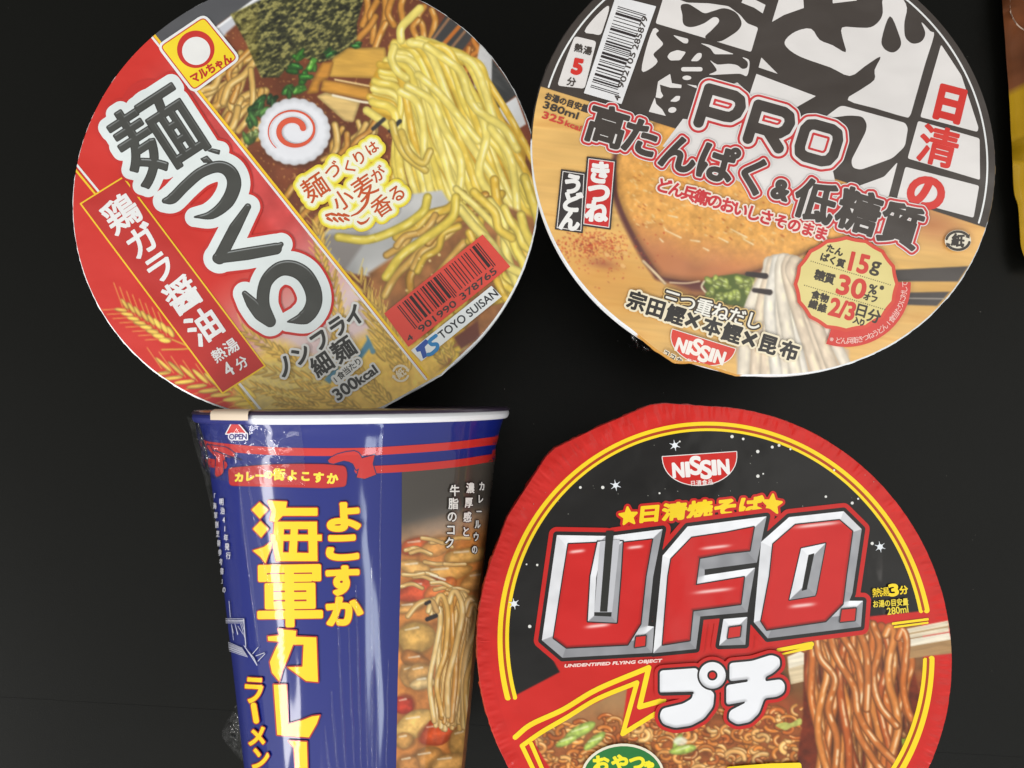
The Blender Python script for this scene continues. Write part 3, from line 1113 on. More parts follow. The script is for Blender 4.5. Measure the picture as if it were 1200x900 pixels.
def gloss(p, d, nx, ny):
    c = np.tile(rgb(70, 70, 66), (len(p), 1))
    face = -(nx * 0.25 + ny * 0.97)
    w = np.clip(1 - np.abs(d - 2.6) / 1.2, 0, 1) * np.clip((-face - 0.35) * 2, 0, 1) * 0
    w2 = np.clip(1 - np.abs(d - 2.2) / 1.0, 0, 1) * np.clip((face + nx * 0.3 - 0.45) * 2.2, 0, 1)
    edge = np.clip(1 - d / 1.4, 0, 1)[:, None]
    c = c * (1 - 0.4 * edge)
    w = np.clip(w + w2, 0, 1)[:, None] * 0.75
    return c * (1 - w) + rgb(205, 210, 214) * w


allt = [('poly', title[0][1])] + brush
k.draw(title + line([(176, 128), (196, 170)], 20), (14.5, rgb(206, 44, 38)), cell=0.7)
k.draw(brush, (13.5, rgb(206, 44, 38)), cell=0.7)
k.draw(title + line([(180, 135), (192, 170)], 20), (11.5, rgb(232, 238, 238)), cell=0.7)
k.draw(brush, (10.5, rgb(232, 238, 238)), cell=0.7)
k.draw(title, (2.1, lambda p, d, nx, ny: gloss(p, d + 2.1, nx, ny)), cell=0.5)
k.draw(brush, (0, gloss), cell=0.5)
k.build('title_lettering', M['print_hazy'], A.lid)

# square yellow maker emblem
k = A.ink()
em = a1((648, 60), (802, 250), (602, 398), (447, 196))
k.draw(poly(rounded(em, 9)), (0.5, WHT), (-2.6, rgb(206, 48, 40)), (-3.9, rgb(252, 222, 40)), cell=0.4)
k.draw(disc((230, 58.6), 22), (0, rgb(206, 48, 40)), cell=0.4)
k.draw(disc((230.5, 60.5), 16.5), (0, rgb(240, 238, 236)), cell=0.4)
k.draw(put('マルちゃん', a1((606, 356))[0], a1((768, 262))[0], 11), (0.6, rgb(196, 40, 34)), cell=0.25)
k.build('maker_emblem', M['print_hazy'], A.lid)

# spiral on the fish cake
k = A.ink()
th = np.linspace(0.0, 4.1 * np.pi, 90)
rad = 4 + 26 * (th / th[-1]) ** 0.9
sp_ = np.stack([345 + rad * np.cos(-th + 2.6) * 1.05, 154 + rad * np.sin(-th + 2.6) * 0.9], 1)
k.draw(line(sp_[20:], np.interp(np.linspace(0, 1, 70), [0, .35, 0.6, 1], [3.6, 3.0, 1.4, 0.5])), (0, rgb(226, 92, 62)), cell=0.5)
k.build('fish_cake_spiral', M['print_hazy'], A.lid)

# slogan with its glow
k = A.ink()
OR = rgb(204, 84, 34)
slog = []
for c_, q, s_ in [('麺', (208, 490), 205), ('づ', (350, 355), 135), ('く', (485, 325), 120), ('り', (565, 250), 120), ('は', (665, 172), 105), ('小', (430, 590), 165), ('麦', (605, 490), 195), ('が', (718, 385), 120), ('香', (745, 640), 165), ('る', (868, 540), 140)]:
    slog += char(c_, ag(q)[0], s_ / 6.92, 34)
slog += line(ag((640, 540), (620, 620), (560, 690), (500, 720)), [1.6, 1.5, 1.1, 0.5], True)
for q in [((300, 715), (340, 700)), ((345, 705), (385, 715)), ((395, 705), (435, 720)), ((440, 710), (480, 720)), ((310, 740), (345, 760)), ((360, 740), (390, 765)), ((405, 740), (435, 765)), ((450, 740), (480, 755))]:
    slog += line(ag(*q), [1.5, 0.8])
slog += line(ag((550, 765), (580, 780), (620, 765), (645, 735)), [0.6, 1.4, 1.0, 0.3], True)
k.draw(slog, (8.5, rgb(238, 208, 58)), (7.2, rgb(246, 232, 70)), (5.6, rgb(250, 244, 150)), (4.0, rgb(250, 248, 226)), cell=0.5)
k.draw(slog, (0.35, OR), cell=0.25)
k.build('slogan_lettering', M['print_hazy'], A.lid)

# cooking text, energy
k = A.ink()
cook = []
for c_, q, s_ in [('ノ', (447, 600), 150), ('ン', (560, 515), 145), ('フ', (695, 415), 150), ('ラ', (820, 320), 145), ('イ', (935, 245), 150)]:
    cook += char(c_, ai(q)[0], s_ / 6, 34, 0.92, 1.0)
hoso = char('細', ai((708, 585))[0], 25.5, 34) + char('麺', ai((858, 482))[0], 27, 34)
cal = put('300', (397, 470), (421.5, 452.5), 13.5) + put('kcal', (422.5, 451.5), (443.5, 436.5), 10.5)
per = chars('1食当たり', (393.5, 445.5), (420, 424.5), 9.0, 38)
k.draw(cook, (3.6, rgb(226, 224, 220)), cell=0.5)
k.draw(hoso, (3.2, rgb(226, 224, 220)), cell=0.5)
k.draw(cal + per, (3.0, rgb(226, 224, 220)), cell=0.5)
k.draw(cook, (0.9, BLK), cell=0.35)
k.draw(hoso, (0.75, BLK), cell=0.3)
k.draw(cal, (0.6, BLK), cell=0.3)
k.draw(per, (0.15, BLK), cell=0.2)
k.build('cooking_lettering', M['print_hazy'], A.lid)

# barcode
k = A.ink()
k.draw(poly([(450.6, 368), (565.6, 275.6), (598, 313), (479, 407)]), (0, rgb(224, 72, 58)))
b0, b1 = ah((328, 300))[0], ah((800, -75))[0]
hgt = ah((440, 440))[0] - ah((328, 300))[0]
barcode(k, b0, b1 - b0, hgt * 0.86, 1, rgb(44, 24, 26), '4901990378765')
k.draw(put('4', ah((398, 505))[0], ah((425, 485))[0], 6.2), (0.2, BLK), cell=0.25)
k.draw(put('901990', ah((470, 452))[0], ah((680, 290))[0], 7.6), (0.2, BLK), cell=0.25)
k.draw(put('378765', ah((712, 262))[0], ah((915, 100))[0], 7.6), (0.2, BLK), cell=0.25)
k.build('barcode', M['print_hazy'], A.lid)

# maker label
k = A.ink()
k.draw(poly(ah((410, 555), (880, 178), (940, 240), (470, 620))), (0, rgb(236, 238, 238)))
k.draw(put('TOYO SUISAN', ah((592, 492))[0], ah((922, 232))[0], 9.4), (0.25, rgb(34, 34, 40)), cell=0.25)
k.draw(poly(ah((435, 545), (495, 490), (520, 505), (490, 535), (505, 590), (480, 605), (465, 560), (445, 565))), (0, rgb(44, 82, 168)), cell=0.3)
k.draw(line(ah((555, 470), (520, 500), (530, 520), (560, 520), (562, 545), (530, 575), (510, 580)), 2.2, True), (0, rgb(40, 130, 190)), cell=0.3)
k.build('maker_label', M['print_hazy'], A.lid)

# recycling mark
k = A.ink()
rc = ah((350, 690))[0]
for a0 in (20, 200):
    tt = np.radians(np.linspace(a0, a0 + 130, 16))
    k.draw(line(np.stack([rc[0] + 9 * np.cos(tt), rc[1] + 9 * np.sin(tt)], 1), 1.3), (0, rgb(240, 226, 196)), cell=0.3)
    e = np.radians(a0 + 130)
    q = rc + 9 * np.array([math.cos(e), math.sin(e)])
    tn = np.array([-math.sin(e), math.cos(e)])
    rn = np.array([math.cos(e), math.sin(e)])
    k.draw(poly([q + tn * 3.4, q + rn * 2.8, q - rn * 2.8]), (0, rgb(240, 226, 196)), cell=0.3)
k.draw(char('紙', rc, 11, 34), (0.3, rgb(240, 226, 196)), cell=0.25)
k.build('recycling_mark', M['print_hazy'], A.lid)

# =================================================================== bowl B : udon, black and white lid
b1, b2, b3, b4 = K(610, 0, 4), K(900, 0, 4), K(610, 220, 4), K(900, 220, 4)
bb, bp, bk, bt = K(760, 0, 6), K(760, 100, 7.5), K(640, 180, 6.4286), K(720, 250, 6.6667)
B = Bowl('noodle_bowl', 'large round bowl with black, white and wood brown lid and fried tofu picture', (0.0792, 0.1100), 0.0731, 0.076,
         [(234, 1.0), (241, 1.018), (246.5, 1.031), (250, 1.008), (253.5, 1.0), (261, 1.014), (268, 1.0)], M['white_foam'], M['white_foam'], M['white_foam'], 0.0012, 0.050, 0.0003,
         [(236, 262, rgb(200, 146, 70)), (0, 178, rgb(60, 54, 52)), (340, 360, rgb(120, 100, 70))])
DK = rgb(64, 55, 50)
PW = rgb(232, 226, 224)
RB = rgb(216, 44, 34)
UX = np.array([0.966, 0.259])

cv = Canvas(605, -130, 1185, 455, rgb(204, 152, 80))
X, Y = cv.X, cv.Y
gr = vnoise(X, Y, 14, 61, 4, 9, 0.55, 0.12)
gr2 = vnoise(X, Y, 60, 62, 2, 2, 0.6, 0.1)
cv.img[:] = rgb(230, 182, 106) * (0.82 + 0.22 * gr[..., None] + 0.22 * gr2[..., None])
d2 = np.clip((gr - 0.60) * 5, 0, 1)[..., None] * 0.35
cv.img[:] = cv.img * (1 - d2) + rgb(176, 116, 50) * d2
cv.glow((700, 330), 90, 50, rgb(214, 146, 62), 0.6)
cv.glow((1090, 262), 46, 22, rgb(176, 98, 66), 0.6, -15)
cv.glow((1120, 350), 60, 26, rgb(196, 140, 52), 0.5, -15)
# bowl rim and dark broth
cv.fill(poly(b3((440, 30), (560, 180), (640, 420), (860, 560), (1100, 520), (1200, 300), (800, 100))), rgb(150, 92, 58), 9, 0.8)
cv.fill(poly(b3((700, 440), (870, 436), (880, 490), (800, 480))), rgb(112, 62, 56), 5)
# fried tofu
tofu = closed([(728, 170), (722, 215), (729, 245), (750, 288), (768, 316), (780, 326), (830, 330), (890, 316), (960, 290), (1035, 262), (1030, 200), (980, 170), (860, 140), (780, 140)], 5)
cv.fill(poly(tofu + [-5, 4]), rgb(92, 44, 42), 5, 0.95)


def tofu_col(x, y, d):
    w = vnoise(x, y, 5, 71, 3)
    w2 = vnoise(x, y, 24, 72, 2)
    t_ = np.clip((y - 0.259 * (x - 800) - 268 + 10 * w2) / 44, 0, 1)[..., None]
    c = rgb(236, 170, 84) * (0.84 + 0.32 * w[..., None]) * (1 - t_) + rgb(198, 124, 78) * (0.9 + 0.2 * w2[..., None]) * t_
    e = np.clip(1 - d / 9, 0, 1)[..., None]
    return c * (1 - 0.34 * e ** 1.5)


cv.fill(poly(tofu), tofu_col, 2.5)
rng = np.random.RandomState(8)
for _ in range(300):
    q = np.array([rng.uniform(735, 960), rng.uniform(190, 300)])
    if q[1] > 300 - (q[0] - 960) * -0.12 or q[1] > 268 + 0.1 * (q[0] - 740):
        continue
    L = rng.uniform(0.6, 4.0)
    a = math.radians(rng.uniform(10, 50))
    cv.fill(line([q, q + L * np.array([math.cos(a), math.sin(a)])], rng.uniform(0.35, 0.9)), rgb(246, 212, 150) if rng.rand() < 0.7 else rgb(176, 92, 38), 1.2, 0.75)
for q in [((390, 130), (515, 190)), ((905, 125), (1030, 190)), ((1005, 205), (1080, 245)), ((810, 190), (880, 225)), ((420, 20), (490, 35)), ((590, 215), (660, 225)), ((690, 270), (730, 290)), ((350, 200), (375, 225))]:
    cv.fill(line(bt(*q), [0.5, 0.9]), rgb(252, 232, 190), 1.3, 0.9)
cv.strand(bt((225, 375), (300, 450), (395, 550)), 1.7, rgb(232, 200, 160), 0.3, 0.5)
cv.fill(line(bt((430, 545), (560, 550), (660, 535)), 0.9, True), rgb(226, 196, 160), 1.2)
# seven-spice
for _ in range(520):
    q = bk((rng.normal(330, 130), rng.normal(690, 60)))[0] if rng.rand() < 0.75 else bk((rng.normal(470, 170), rng.normal(760, 90)))[0]
    if q[0] < 645:
        continue
    cc = [(196, 60, 34), (176, 50, 40), (214, 96, 48), (150, 60, 40)][rng.randint(4)]
    cv.fill(disc(q, rng.uniform(0.5, 1.5), rng.uniform(0.4, 0.9), rng.uniform(0, 180), 8), rgb(*cc), 1, 0.8)
cv.glow(bk((430, 830))[0], 18, 6, rgb(150, 70, 52), 0.55, -10)
for q in [(455, 765), (540, 715), (595, 750), (630, 710), (430, 640), (580, 845)]:
    cv.fill(disc(bk(q)[0], 3.4, 2.2, 50 if q[0] > 600 else -40, 16), rgb(236, 182, 112), 1.2)
# spring onion
cv.fill(poly(b3((850, 450), (900, 420), (1010, 405), (1110, 425), (1120, 520), (1080, 570), (960, 550), (880, 500))), rgb(84, 100, 36), 2)
for _ in range(40):
    q = b3((rng.uniform(875, 1095), rng.uniform(430, 540)))[0]
    r_ = rng.uniform(4, 6.5)
    cv.fill(disc(q, r_, r_ * 0.62, rng.uniform(0, 180), 18), (lambda cc: lambda x, y, d: cc * (0.62 + 0.4 * np.clip(d / 3, 0, 1))[..., None])(rgb(188, 202, 96) * rng.uniform(0.8, 1.12)), 1.2)
    cv.fill(line([q - [2.5, 0], q + [1.0, 1.2]], 0.6), rgb(234, 240, 190), 1, 0.7)
cv.fill(line(b3((860, 440), (848, 465), (865, 490)), 1.0, True), rgb(236, 226, 190), 1.2)
# white udon
cv.fill(poly(b4((-60, 420), (30, 345), (140, 335), (150, 480), (240, 640), (300, 720), (380, 760), (380, 900), (-140, 900), (-160, 700))), rgb(214, 184, 152), 3)
U_ = [rgb(250, 236, 216), rgb(242, 220, 194), rgb(254, 244, 230)]
for i in list(range(0, 11, 2)) + list(range(1, 11, 2)):
    f = i / 10
    top = b4((5 + 130 * f, 352 - 14 * math.sin(f * 3.1)))[0]
    end = np.array([872 + 118 * f + rng.uniform(-3, 3), 446 - 16 * f])
    mid = top * 0.55 + end * 0.45 + [-9 + 6 * f + rng.uniform(-3, 3), -3]
    cv.strand([top, top + [-3, 14], mid, end], rng.uniform(6.0, 7.6), U_[rng.randint(3)], 0.24, 0.55, -0.25)
for q in [(1060, 405, 1145, 415), (1095, 480, 1168, 490)]:
    cv.fill(line(b3((q[0], q[1]), (q[2], q[3])), [2.6, 3.4]), rgb(52, 40, 40), 1)
# chopsticks at the right
cv.fill(poly(b4((560, 388), (940, 368), (890, 440), (560, 440))), rgb(74, 66, 62), 1.5)
cv.fill(poly(b4((570, 492), (850, 486), (790, 552), (570, 545))), rgb(72, 64, 62), 1.5)
cv.fill(line(b4((600, 520), (830, 522)), 0.7), rgb(170, 160, 150), 1)
cv.fill(poly([(590, 87.3), (1200, 281), (1200, -200), (590, -200)]), DK, 0.5)
full = poly(B.circle(1.0, -0.0002, bumped=True))
B.ink().picture(cv, full, 1.0).build('udon_picture', M['print_hazy'], B.lid, 'printed picture of fried tofu, white udon and red spice on a wooden board')


# black and white brush panels
def dark_ink(p, d, nx, ny):
    w = vnoise(p[:, 0], p[:, 1], 30, 81, 3)[:, None]
    return np.clip(DK * (0.85 + 0.3 * w), 0, 1)


k = B.ink()
top = [(590, 87.3), (1200, 281), (1200, -200), (590, -200)]
k.draw(poly(top), (0, DK), cell=0.8)
ring = B.circle(0.963)
keep = ring[ring[:, 1] < 100 + 0.3175 * (ring[:, 0] - 630) - 1]
i0 = np.argmax(np.linalg.norm(np.diff(keep, axis=0), axis=1)) + 1
if np.linalg.norm(np.diff(keep, axis=0), axis=1).max() > 30:
    keep = np.roll(keep, -i0, 0)
k.draw(line(keep, 1.05), (0, rgb(240, 240, 240)), cell=0.5)
for q in [closed(b1((405, 30), (414, 48), (392, 120), (374, 163), (340, 160), (300, 148), (345, 85)), 3),
          rounded(b1((254, 170), (356, 195), (300, 418), (172, 402), (205, 300)), 4)]:
    k.draw(poly(q), (0, PW), cell=0.5)
W_ = []
W_ += poly(rounded(bb((105, -20), (205, 0), (270, 25), (420, 30), (560, 50), (640, 110), (690, 170), (768, 200), (718, 372), (47, 170)), 2.5))
W_ += poly(bb((670, -20), (650, 25), (740, 60), (800, 100), (820, 40), (700, -20)))
W_ += poly(bb((920, -20), (865, 160), (950, 110), (1090, 60), (1085, -20)))
W_ += poly(closed(bb((30, 210), (70, 222), (50, 245), (75, 280), (100, 315), (70, 350), (32, 390), (62, 440), (0, 495), (-50, 500), (-20, 350)), 3))
for q in [((168, 252), (278, 280), (275, 312), (245, 312), (200, 280)), ((128, 405), (150, 375), (200, 358), (262, 372), (220, 430), (150, 432)), ((293, 437), (320, 400), (345, 378), (372, 380), (370, 410), (345, 437)),
          ((360, 310), (420, 320), (600, 388), (460, 388), (430, 345))]:
    W_ += poly(rounded(bb(*q), 2))
W_ += line(bb((242, 493), (362, 493)), 2.5) + disc(bb((267, 553))[0], 5.2, 2.6, 0) + disc(bb((165, 778))[0], 4.8, 3.3, 10)
W_ += poly(closed(bb((430, 430), (480, 460), (560, 455), (620, 465), (655, 490), (690, 480), (692, 440), (655, 410), (700, 425), (706, 470), (688, 540), (640, 525), (540, 528), (422, 532), (475, 505), (460, 470)), 3))
W_ += poly(bb((65, 578), (150, 525), (162, 590), (230, 602), (228, 625), (150, 622), (78, 600), (85, 650), (102, 680), (85, 697), (48, 690)))
W_ += poly(bb((42, 690), (52, 735), (95, 775), (120, 820), (0, 790)))
W_ += poly(rounded(bb((148, 718), (190, 680), (222, 680), (215, 710), (190, 722)), 1.5))
W_ += poly(bb((262, 596), (335, 608), (340, 628))) + poly(bb((585, 600), (620, 585), (660, 620), (650, 640)))
W_ += poly(bb((790, 410), (905, 525), (770, 480))) + poly(bb((755, 525), (1172, 682), (1010, 775), (700, 690)))
W_ += poly([(776, 172), (800, 140), (880, 150), (975, 200), (985, 250), (905, 235), (850, 205)])
k.draw(W_, (0, PW), cell=0.5)
V_ = poly(closed(b2((540, -10), (620, -10), (650, 38), (638, 105), (640, 170), (660, 198), (682, 207), (712, 200), (730, 180), (735, 150), (718, 105), (760, 148), (777, 166), (735, 300), (680, 490), (660, 548), (630, 550), (500, 512), (370, 473), (430, 425), (495, 378), (497, 330), (525, 268), (450, 315), (380, 360), (290, 320), (150, 270), (85, 225), (80, 190), (130, 150), (200, 138), (240, 190), (300, 215), (362, 248), (350, 190), (345, 132), (420, 132), (480, 130), (520, 100), (537, 60)), 3))
V_ += poly(b2((300, -20), (420, -20), (415, 4), (302, 18)))
V_ += poly(rounded(b2((340, 497), (640, 580), (652, 605), (638, 690), (580, 745), (430, 800), (392, 790), (386, 755), (420, 690), (455, 620), (460, 585), (440, 550), (380, 545), (255, 560)), 5))
V_ += poly(rounded(b2((604, 762), (560, 930), (330, 905), (430, 872), (540, 832)), 3))
for q in [((810, 210), (905, 355), (985, 600), (980, 620), (710, 552)), ((700, 570), (990, 650), (992, 845), (650, 746)), ((640, 785), (988, 872), (962, 1022), (740, 965), (600, 935))]:
    V_ += poly(rounded(b2(*q), 2.5))
k.draw(V_, (0, PW), cell=0.5)
k.draw(poly(closed(bb((225, 45), (275, 35), (330, 65), (390, 100), (450, 85), (530, 65), (610, 95), (650, 160), (635, 210), (580, 255), (490, 300), (395, 272), (440, 220), (490, 165), (485, 135), (450, 130), (390, 170), (320, 195), (270, 195), (240, 170), (235, 110)), 4)), (0, DK), cell=0.5)
k.draw(poly(closed(b2((570, 78), (612, 165), (621, 212), (600, 242), (572, 248), (540, 228), (531, 185)), 4)), (0, DK), cell=0.5)
k.build('brush_panels', M['print_hazy'], B.lid, 'black brush strokes over white panels')

k = B.ink()
k.draw(char('日', b2((850, 490))[0], 43, -14, 0.98, 1.02), (2.6, RB), cell=0.4)
k.draw(char('清', b2((795, 692))[0], 47, -14, 1.0, 1.0), (1.3, RB), cell=0.4)
k.draw(char('の', b2((738, 905))[0], 47, -14, 1.0, 0.95), (2.6, RB), cell=0.4)
k.build('maker_lettering', M['print_hazy'], B.lid)

k = B.ink()
k.draw(char('熱', b1((272, 228))[0], 10, -12) + char('湯', b1((314, 240))[0], 10, -12), (0.35, DK), cell=0.25)
k.draw(char('5', b1((266, 315))[0], 24, -12, 1.05, 0.98), (1.6, RB), cell=0.3)
k.draw(char('分', b1((238, 386))[0], 10.5, -12), (0.3, DK), cell=0.25)
k.draw(put('お湯の目安量', (638, 116.5), (688, 133), 8.6), (0.35, DK), cell=0.25)
k.draw(put('380ml', (636, 126.5), (676, 140.5), 8), (0.4, DK), cell=0.25)
k.draw(put('325', (635, 138.5), (659, 146.5), 8), (0.4, rgb(214, 72, 60)), cell=0.25)
k.draw(put('kcal', (661.5, 147.5), (679.5, 154.5), 6.2), (0.3, rgb(214, 72, 60)), cell=0.25)
k.build('cooking_lettering', M['print_hazy'], B.lid)

k = B.ink()
k.draw(poly(b1((446, -15), (634, 35), (472, 492), (296, 440))), (0, rgb(236, 234, 236)), cell=0.6)
p0, p1 = b1((326, 412))[0], b1((456, 32))[0]
barcode(k, p0, p1 - p0, b1((452, 452))[0] - p0 - [1.5, 0.5], 1, rgb(40, 30, 32), '4902105285879')
k.draw(put('902105', b1((478, 420))[0], b1((540, 256))[0], 6.6), (0.25, DK), cell=0.25)
k.draw(put('285879', b1((546, 240))[0], b1((596, 88))[0], 6.6), (0.25, DK), cell=0.25)
k.draw(put('4', b1((462, 478))[0], b1((468, 456))[0], 6.6), (0.25, DK), cell=0.25)
k.build('barcode', M['print_hazy'], B.lid)

# title
k = B.ink()
ex, ey = np.array([0.962, 0.272]), np.array([-0.297, 0.955])


def loc(o, pts):
    return np.array([np.array(o) + a * ex + b * ey for a, b in pts])


pbowl = [(5.6, 47), (5.6, 5.6), (37, 5.6), (44, 8.5), (47, 16), (45, 25), (39, 31), (33, 32), (8, 32)]
PRO = line(loc((826.5, 98.5), pbowl), 6.2) + line(loc((884, 117.5), pbowl), 6.2) + line(loc((884, 117.5), [(25, 32), (43, 48)]), 6.4)
PRO += line(loc((941, 138), [(5.6, 14), (9, 7.5), (15, 5.6), (36, 5.6), (43, 8.5), (46, 16), (46, 34), (42, 42), (35, 45), (15, 45), (8, 42), (5.6, 35), (5.6, 14)]), 6.2)
sub = []
for c_, q, s_ in [('高', (711, 150), 47), ('た', (750, 163), 44), ('ん', (795, 182), 44), ('ぱ', (839, 193), 46), ('く', (882, 208), 46), ('&', (914, 224), 30), ('低', (954, 238), 48), ('糖', (1005, 250), 50), ('質', (1054, 266), 50)]:
    sub += char(c_, q, s_, -17, 1.0 if c_ != 'く' else 0.95, 1.0)
k.draw(poly(loc((941, 138), [(4, 4), (48, 4), (48, 46), (4, 46)])), (0, PW), cell=0.6)
for g, c in [(7.2, PW), (5.9, rgb(208, 50, 52))]:
    k.draw(PRO, (g, c), cell=0.5)
for g, c in [(7.0, PW), (5.9, rgb(208, 50, 52)), (3.2, PW)]:
    k.draw(sub, (g, c), cell=0.5)
k.draw(PRO, (3.2, PW), (0, dark_ink), cell=0.5)
k.draw(sub, (1.8, DK), cell=0.4)
k.build('title_lettering', M['print_hazy'], B.lid)

k = B.ink()
sl = chars('どん兵衛のおいしさ', (777, 219), (897, 256), 17.5, -17) + chars('そのまま', (914, 260.5), (961, 275), 16, -17)
k.draw(sl, (2.6, rgb(246, 226, 214)), (0.75, rgb(206, 46, 54)), cell=0.3)
k.build('slogan_lettering', M['print_hazy'], B.lid)

# two name plates
k = B.ink()
for q, col in [(((112, 122), (300, 150), (275, 605), (65, 575)), rgb(52, 44, 44)), (((305, 28), (528, 58), (485, 580), (265, 548)), rgb(206, 36, 34))]:
    k.draw(poly(bk(*q)), (0, rgb(52, 44, 44)), (-2.0, rgb(236, 230, 226)), (-2.9, col), cell=0.4)
k.draw(char('う', bk((200, 238))[0], 24, -7) + char('ど', bk((190, 372))[0], 24, -7) + char('ん', bk((175, 512))[0], 24, -7), (1.5, rgb(244, 240, 238)), cell=0.3)
k.draw(char('き', bk((402, 152))[0], 26, -7) + char('つ', bk((395, 302))[0], 27, -7) + char('ね', bk((378, 445))[0], 26, -7), (1.6, rgb(244, 240, 238)), cell=0.3)
k.build('name_plates', M['print_hazy'], B.lid)

# broth text
k = B.ink()
t1 = chars('三つ重ねだし', (786, 351), (882, 377), 20, -17)
t2 = []
for c_, q in zip('宗田鰹×本鰹×昆布', [(746, 354), (768, 362), (791, 370), (811, 376), (834, 383.5), (857, 391.5), (877.5, 398), (899, 404.5), (924, 412)]):
    t2 += char(c_, q, 34 if c_ == '×' else 22, -17)
k.draw(t1, (3.6, rgb(226, 190, 120)), (2.4, rgb(66, 52, 40)), (0.4, rgb(246, 242, 232)), cell=0.35)
k.draw(t2, (3.2, rgb(244, 230, 200)), (0.9, rgb(40, 34, 32)), cell=0.35)
k.build('broth_lettering', M['print_hazy'], B.lid)

# half-round maker badge
k = B.ink()


def half_badge(a, b, depth, n=24):
    a, b = np.array(a, float), np.array(b, float)
    u = (b - a) / 2
    v = np.array([-u[1], u[0]]) / np.linalg.norm(u)
    t = np.linspace(0, np.pi, n)
    return np.array([a + u - u * math.cos(x) + v * depth * math.sin(x) ** 0.85 for x in t])


def nissin(k, a, b, depth, col, white, small=True):
    a, b = np.array(a, float), np.array(b, float)
    u = (b - a)
    w = np.linalg.norm(u)
    u = u / w
    v = np.array([-u[1], u[0]])
    k.draw(poly(half_badge(a, b, depth)), (0.9, white), (0, col), cell=0.35)
    P = lambda x, y: a + u * w * x + v * w * y
    h = w * 0.185
    sh = []
    for c_, x0, x1, dy in [('N', 0.13, 0.27, 0), ('I', 0.305, 0.345, 0), ('S', 0.37, 0.505, -0.03), ('S', 0.505, 0.64, 0.035), ('I', 0.665, 0.705, 0), ('N', 0.74, 0.88, 0)]:
        sh += put(c_, P(x0, 0.285 + dy + (0.01 if c_ == 'S' else 0)), P(x1, 0.285 + dy + (0.01 if c_ == 'S' else 0)), h * (1.28 if c_ == 'S' else 1.0))
    k.draw(sh, (w * 0.013, white), cell=0.25)
    k.draw(chars('日清食品', P(0.385, 0.385), P(0.62, 0.385), w * 0.075, -math.degrees(math.atan2(u[1], u[0]))), (0.1, white), cell=0.2)


nissin(k, (787.5, 386.5), (861, 409.5), 29, rgb(222, 62, 46), rgb(246, 238, 230))
k.build('maker_badge', M['print_hazy'], B.lid)
k = B.ink()
k.draw(chars('ココから', (780, 414.5), (803, 427), 6.5, -28) + chars('ハガス', (829, 432), (847, 437), 6.5, -14), (1.3, rgb(240, 226, 200)), (0.3, rgb(50, 40, 36)), cell=0.25)
k.build('peel_lettering', M['print_hazy'], B.lid)

# nutrition badge with the curved note
k = B.ink()
c0 = np.array([990.0, 334.0])
arc = []
t = np.radians(np.linspace(-2, 108, 40))
for r_ in (75.5, 56):
    arc.append(np.stack([c0[0] + r_ * np.cos(t), c0[1] + r_ * 0.97 * np.sin(t)], 1))
k.draw(poly(np.vstack([arc[0], arc[1][::-1]])), (0, rgb(218, 60, 50)), cell=0.5)
t = np.linspace(0, 2 * np.pi, 240, endpoint=False)
sc = 1 - 0.032 * np.abs(np.sin(t * 8))
k.draw(poly(np.stack([c0[0] + 61.5 * sc * np.cos(t), c0[1] + 56 * sc * np.sin(t)], 1)), (0, rgb(222, 72, 52)), (-4.2, rgb(232, 214, 140)), cell=0.5)
note = []
txt = '※どん兵衛きつねうどん1食当たりに対して'
for i, c_ in enumerate(txt):
    a = math.radians(103 - 103 * i / (len(txt) - 1))
    note += char(c_, c0 + 68.3 * np.array([math.cos(a), 0.97 * math.sin(a)]), 8.0, 90 - math.degrees(a))
k.draw(note, (0.05, rgb(248, 206, 196)), cell=0.2)
DB = rgb(56, 46, 34)
N_ = -15.5
k.draw(chars('たん', b4((285, 292))[0], b4((325, 306))[0], 10, N_) + chars('ぱく質', b4((258, 333))[0], b4((334, 360))[0], 10, N_) + char('g', b4((494, 384))[0], 20, N_, 1.25, 1.15)
       + chars('糖質', b4((236, 417))[0], b4((282, 432))[0], 12.5, N_) + char('%', b4((484, 481))[0], 14.5, N_) + char('※', b4((532, 474))[0], 8, N_) + chars('オフ', b4((456, 517))[0], b4((490, 527))[0], 8.5, N_)
       + chars('食物', b4((217, 508))[0], b4((258, 522))[0], 10.5, N_) + chars('繊維', b4((205, 552))[0], b4((248, 568))[0], 10.5, N_) + chars('日分', b4((431, 580))[0], b4((490, 606))[0], 16, N_) + chars('入り', b4((408, 626))[0], b4((434, 636))[0], 8, N_), (0.5, DB), cell=0.25)
k.draw(put('15', b4((368, 390))[0], b4((452, 410))[0], 21) + put('30', b4((312, 498))[0], b4((438, 528))[0], 22) + put('2/3', b4((276, 598))[0], b4((388, 626))[0], 20), (1.1, rgb(214, 56, 44)), cell=0.3)
for a, b in [((195, 350), (565, 460)), ((165, 462), (540, 575))]:
    a, b = b4(a)[0], b4(b)[0]
    sh = []
    for i in range(38):
        sh += disc(a + (b - a) * i / 37, 0.62, n=8)
    k.draw(sh, (0, DB), cell=0.25)
k.build('nutrition_badge', M['print_hazy'], B.lid)

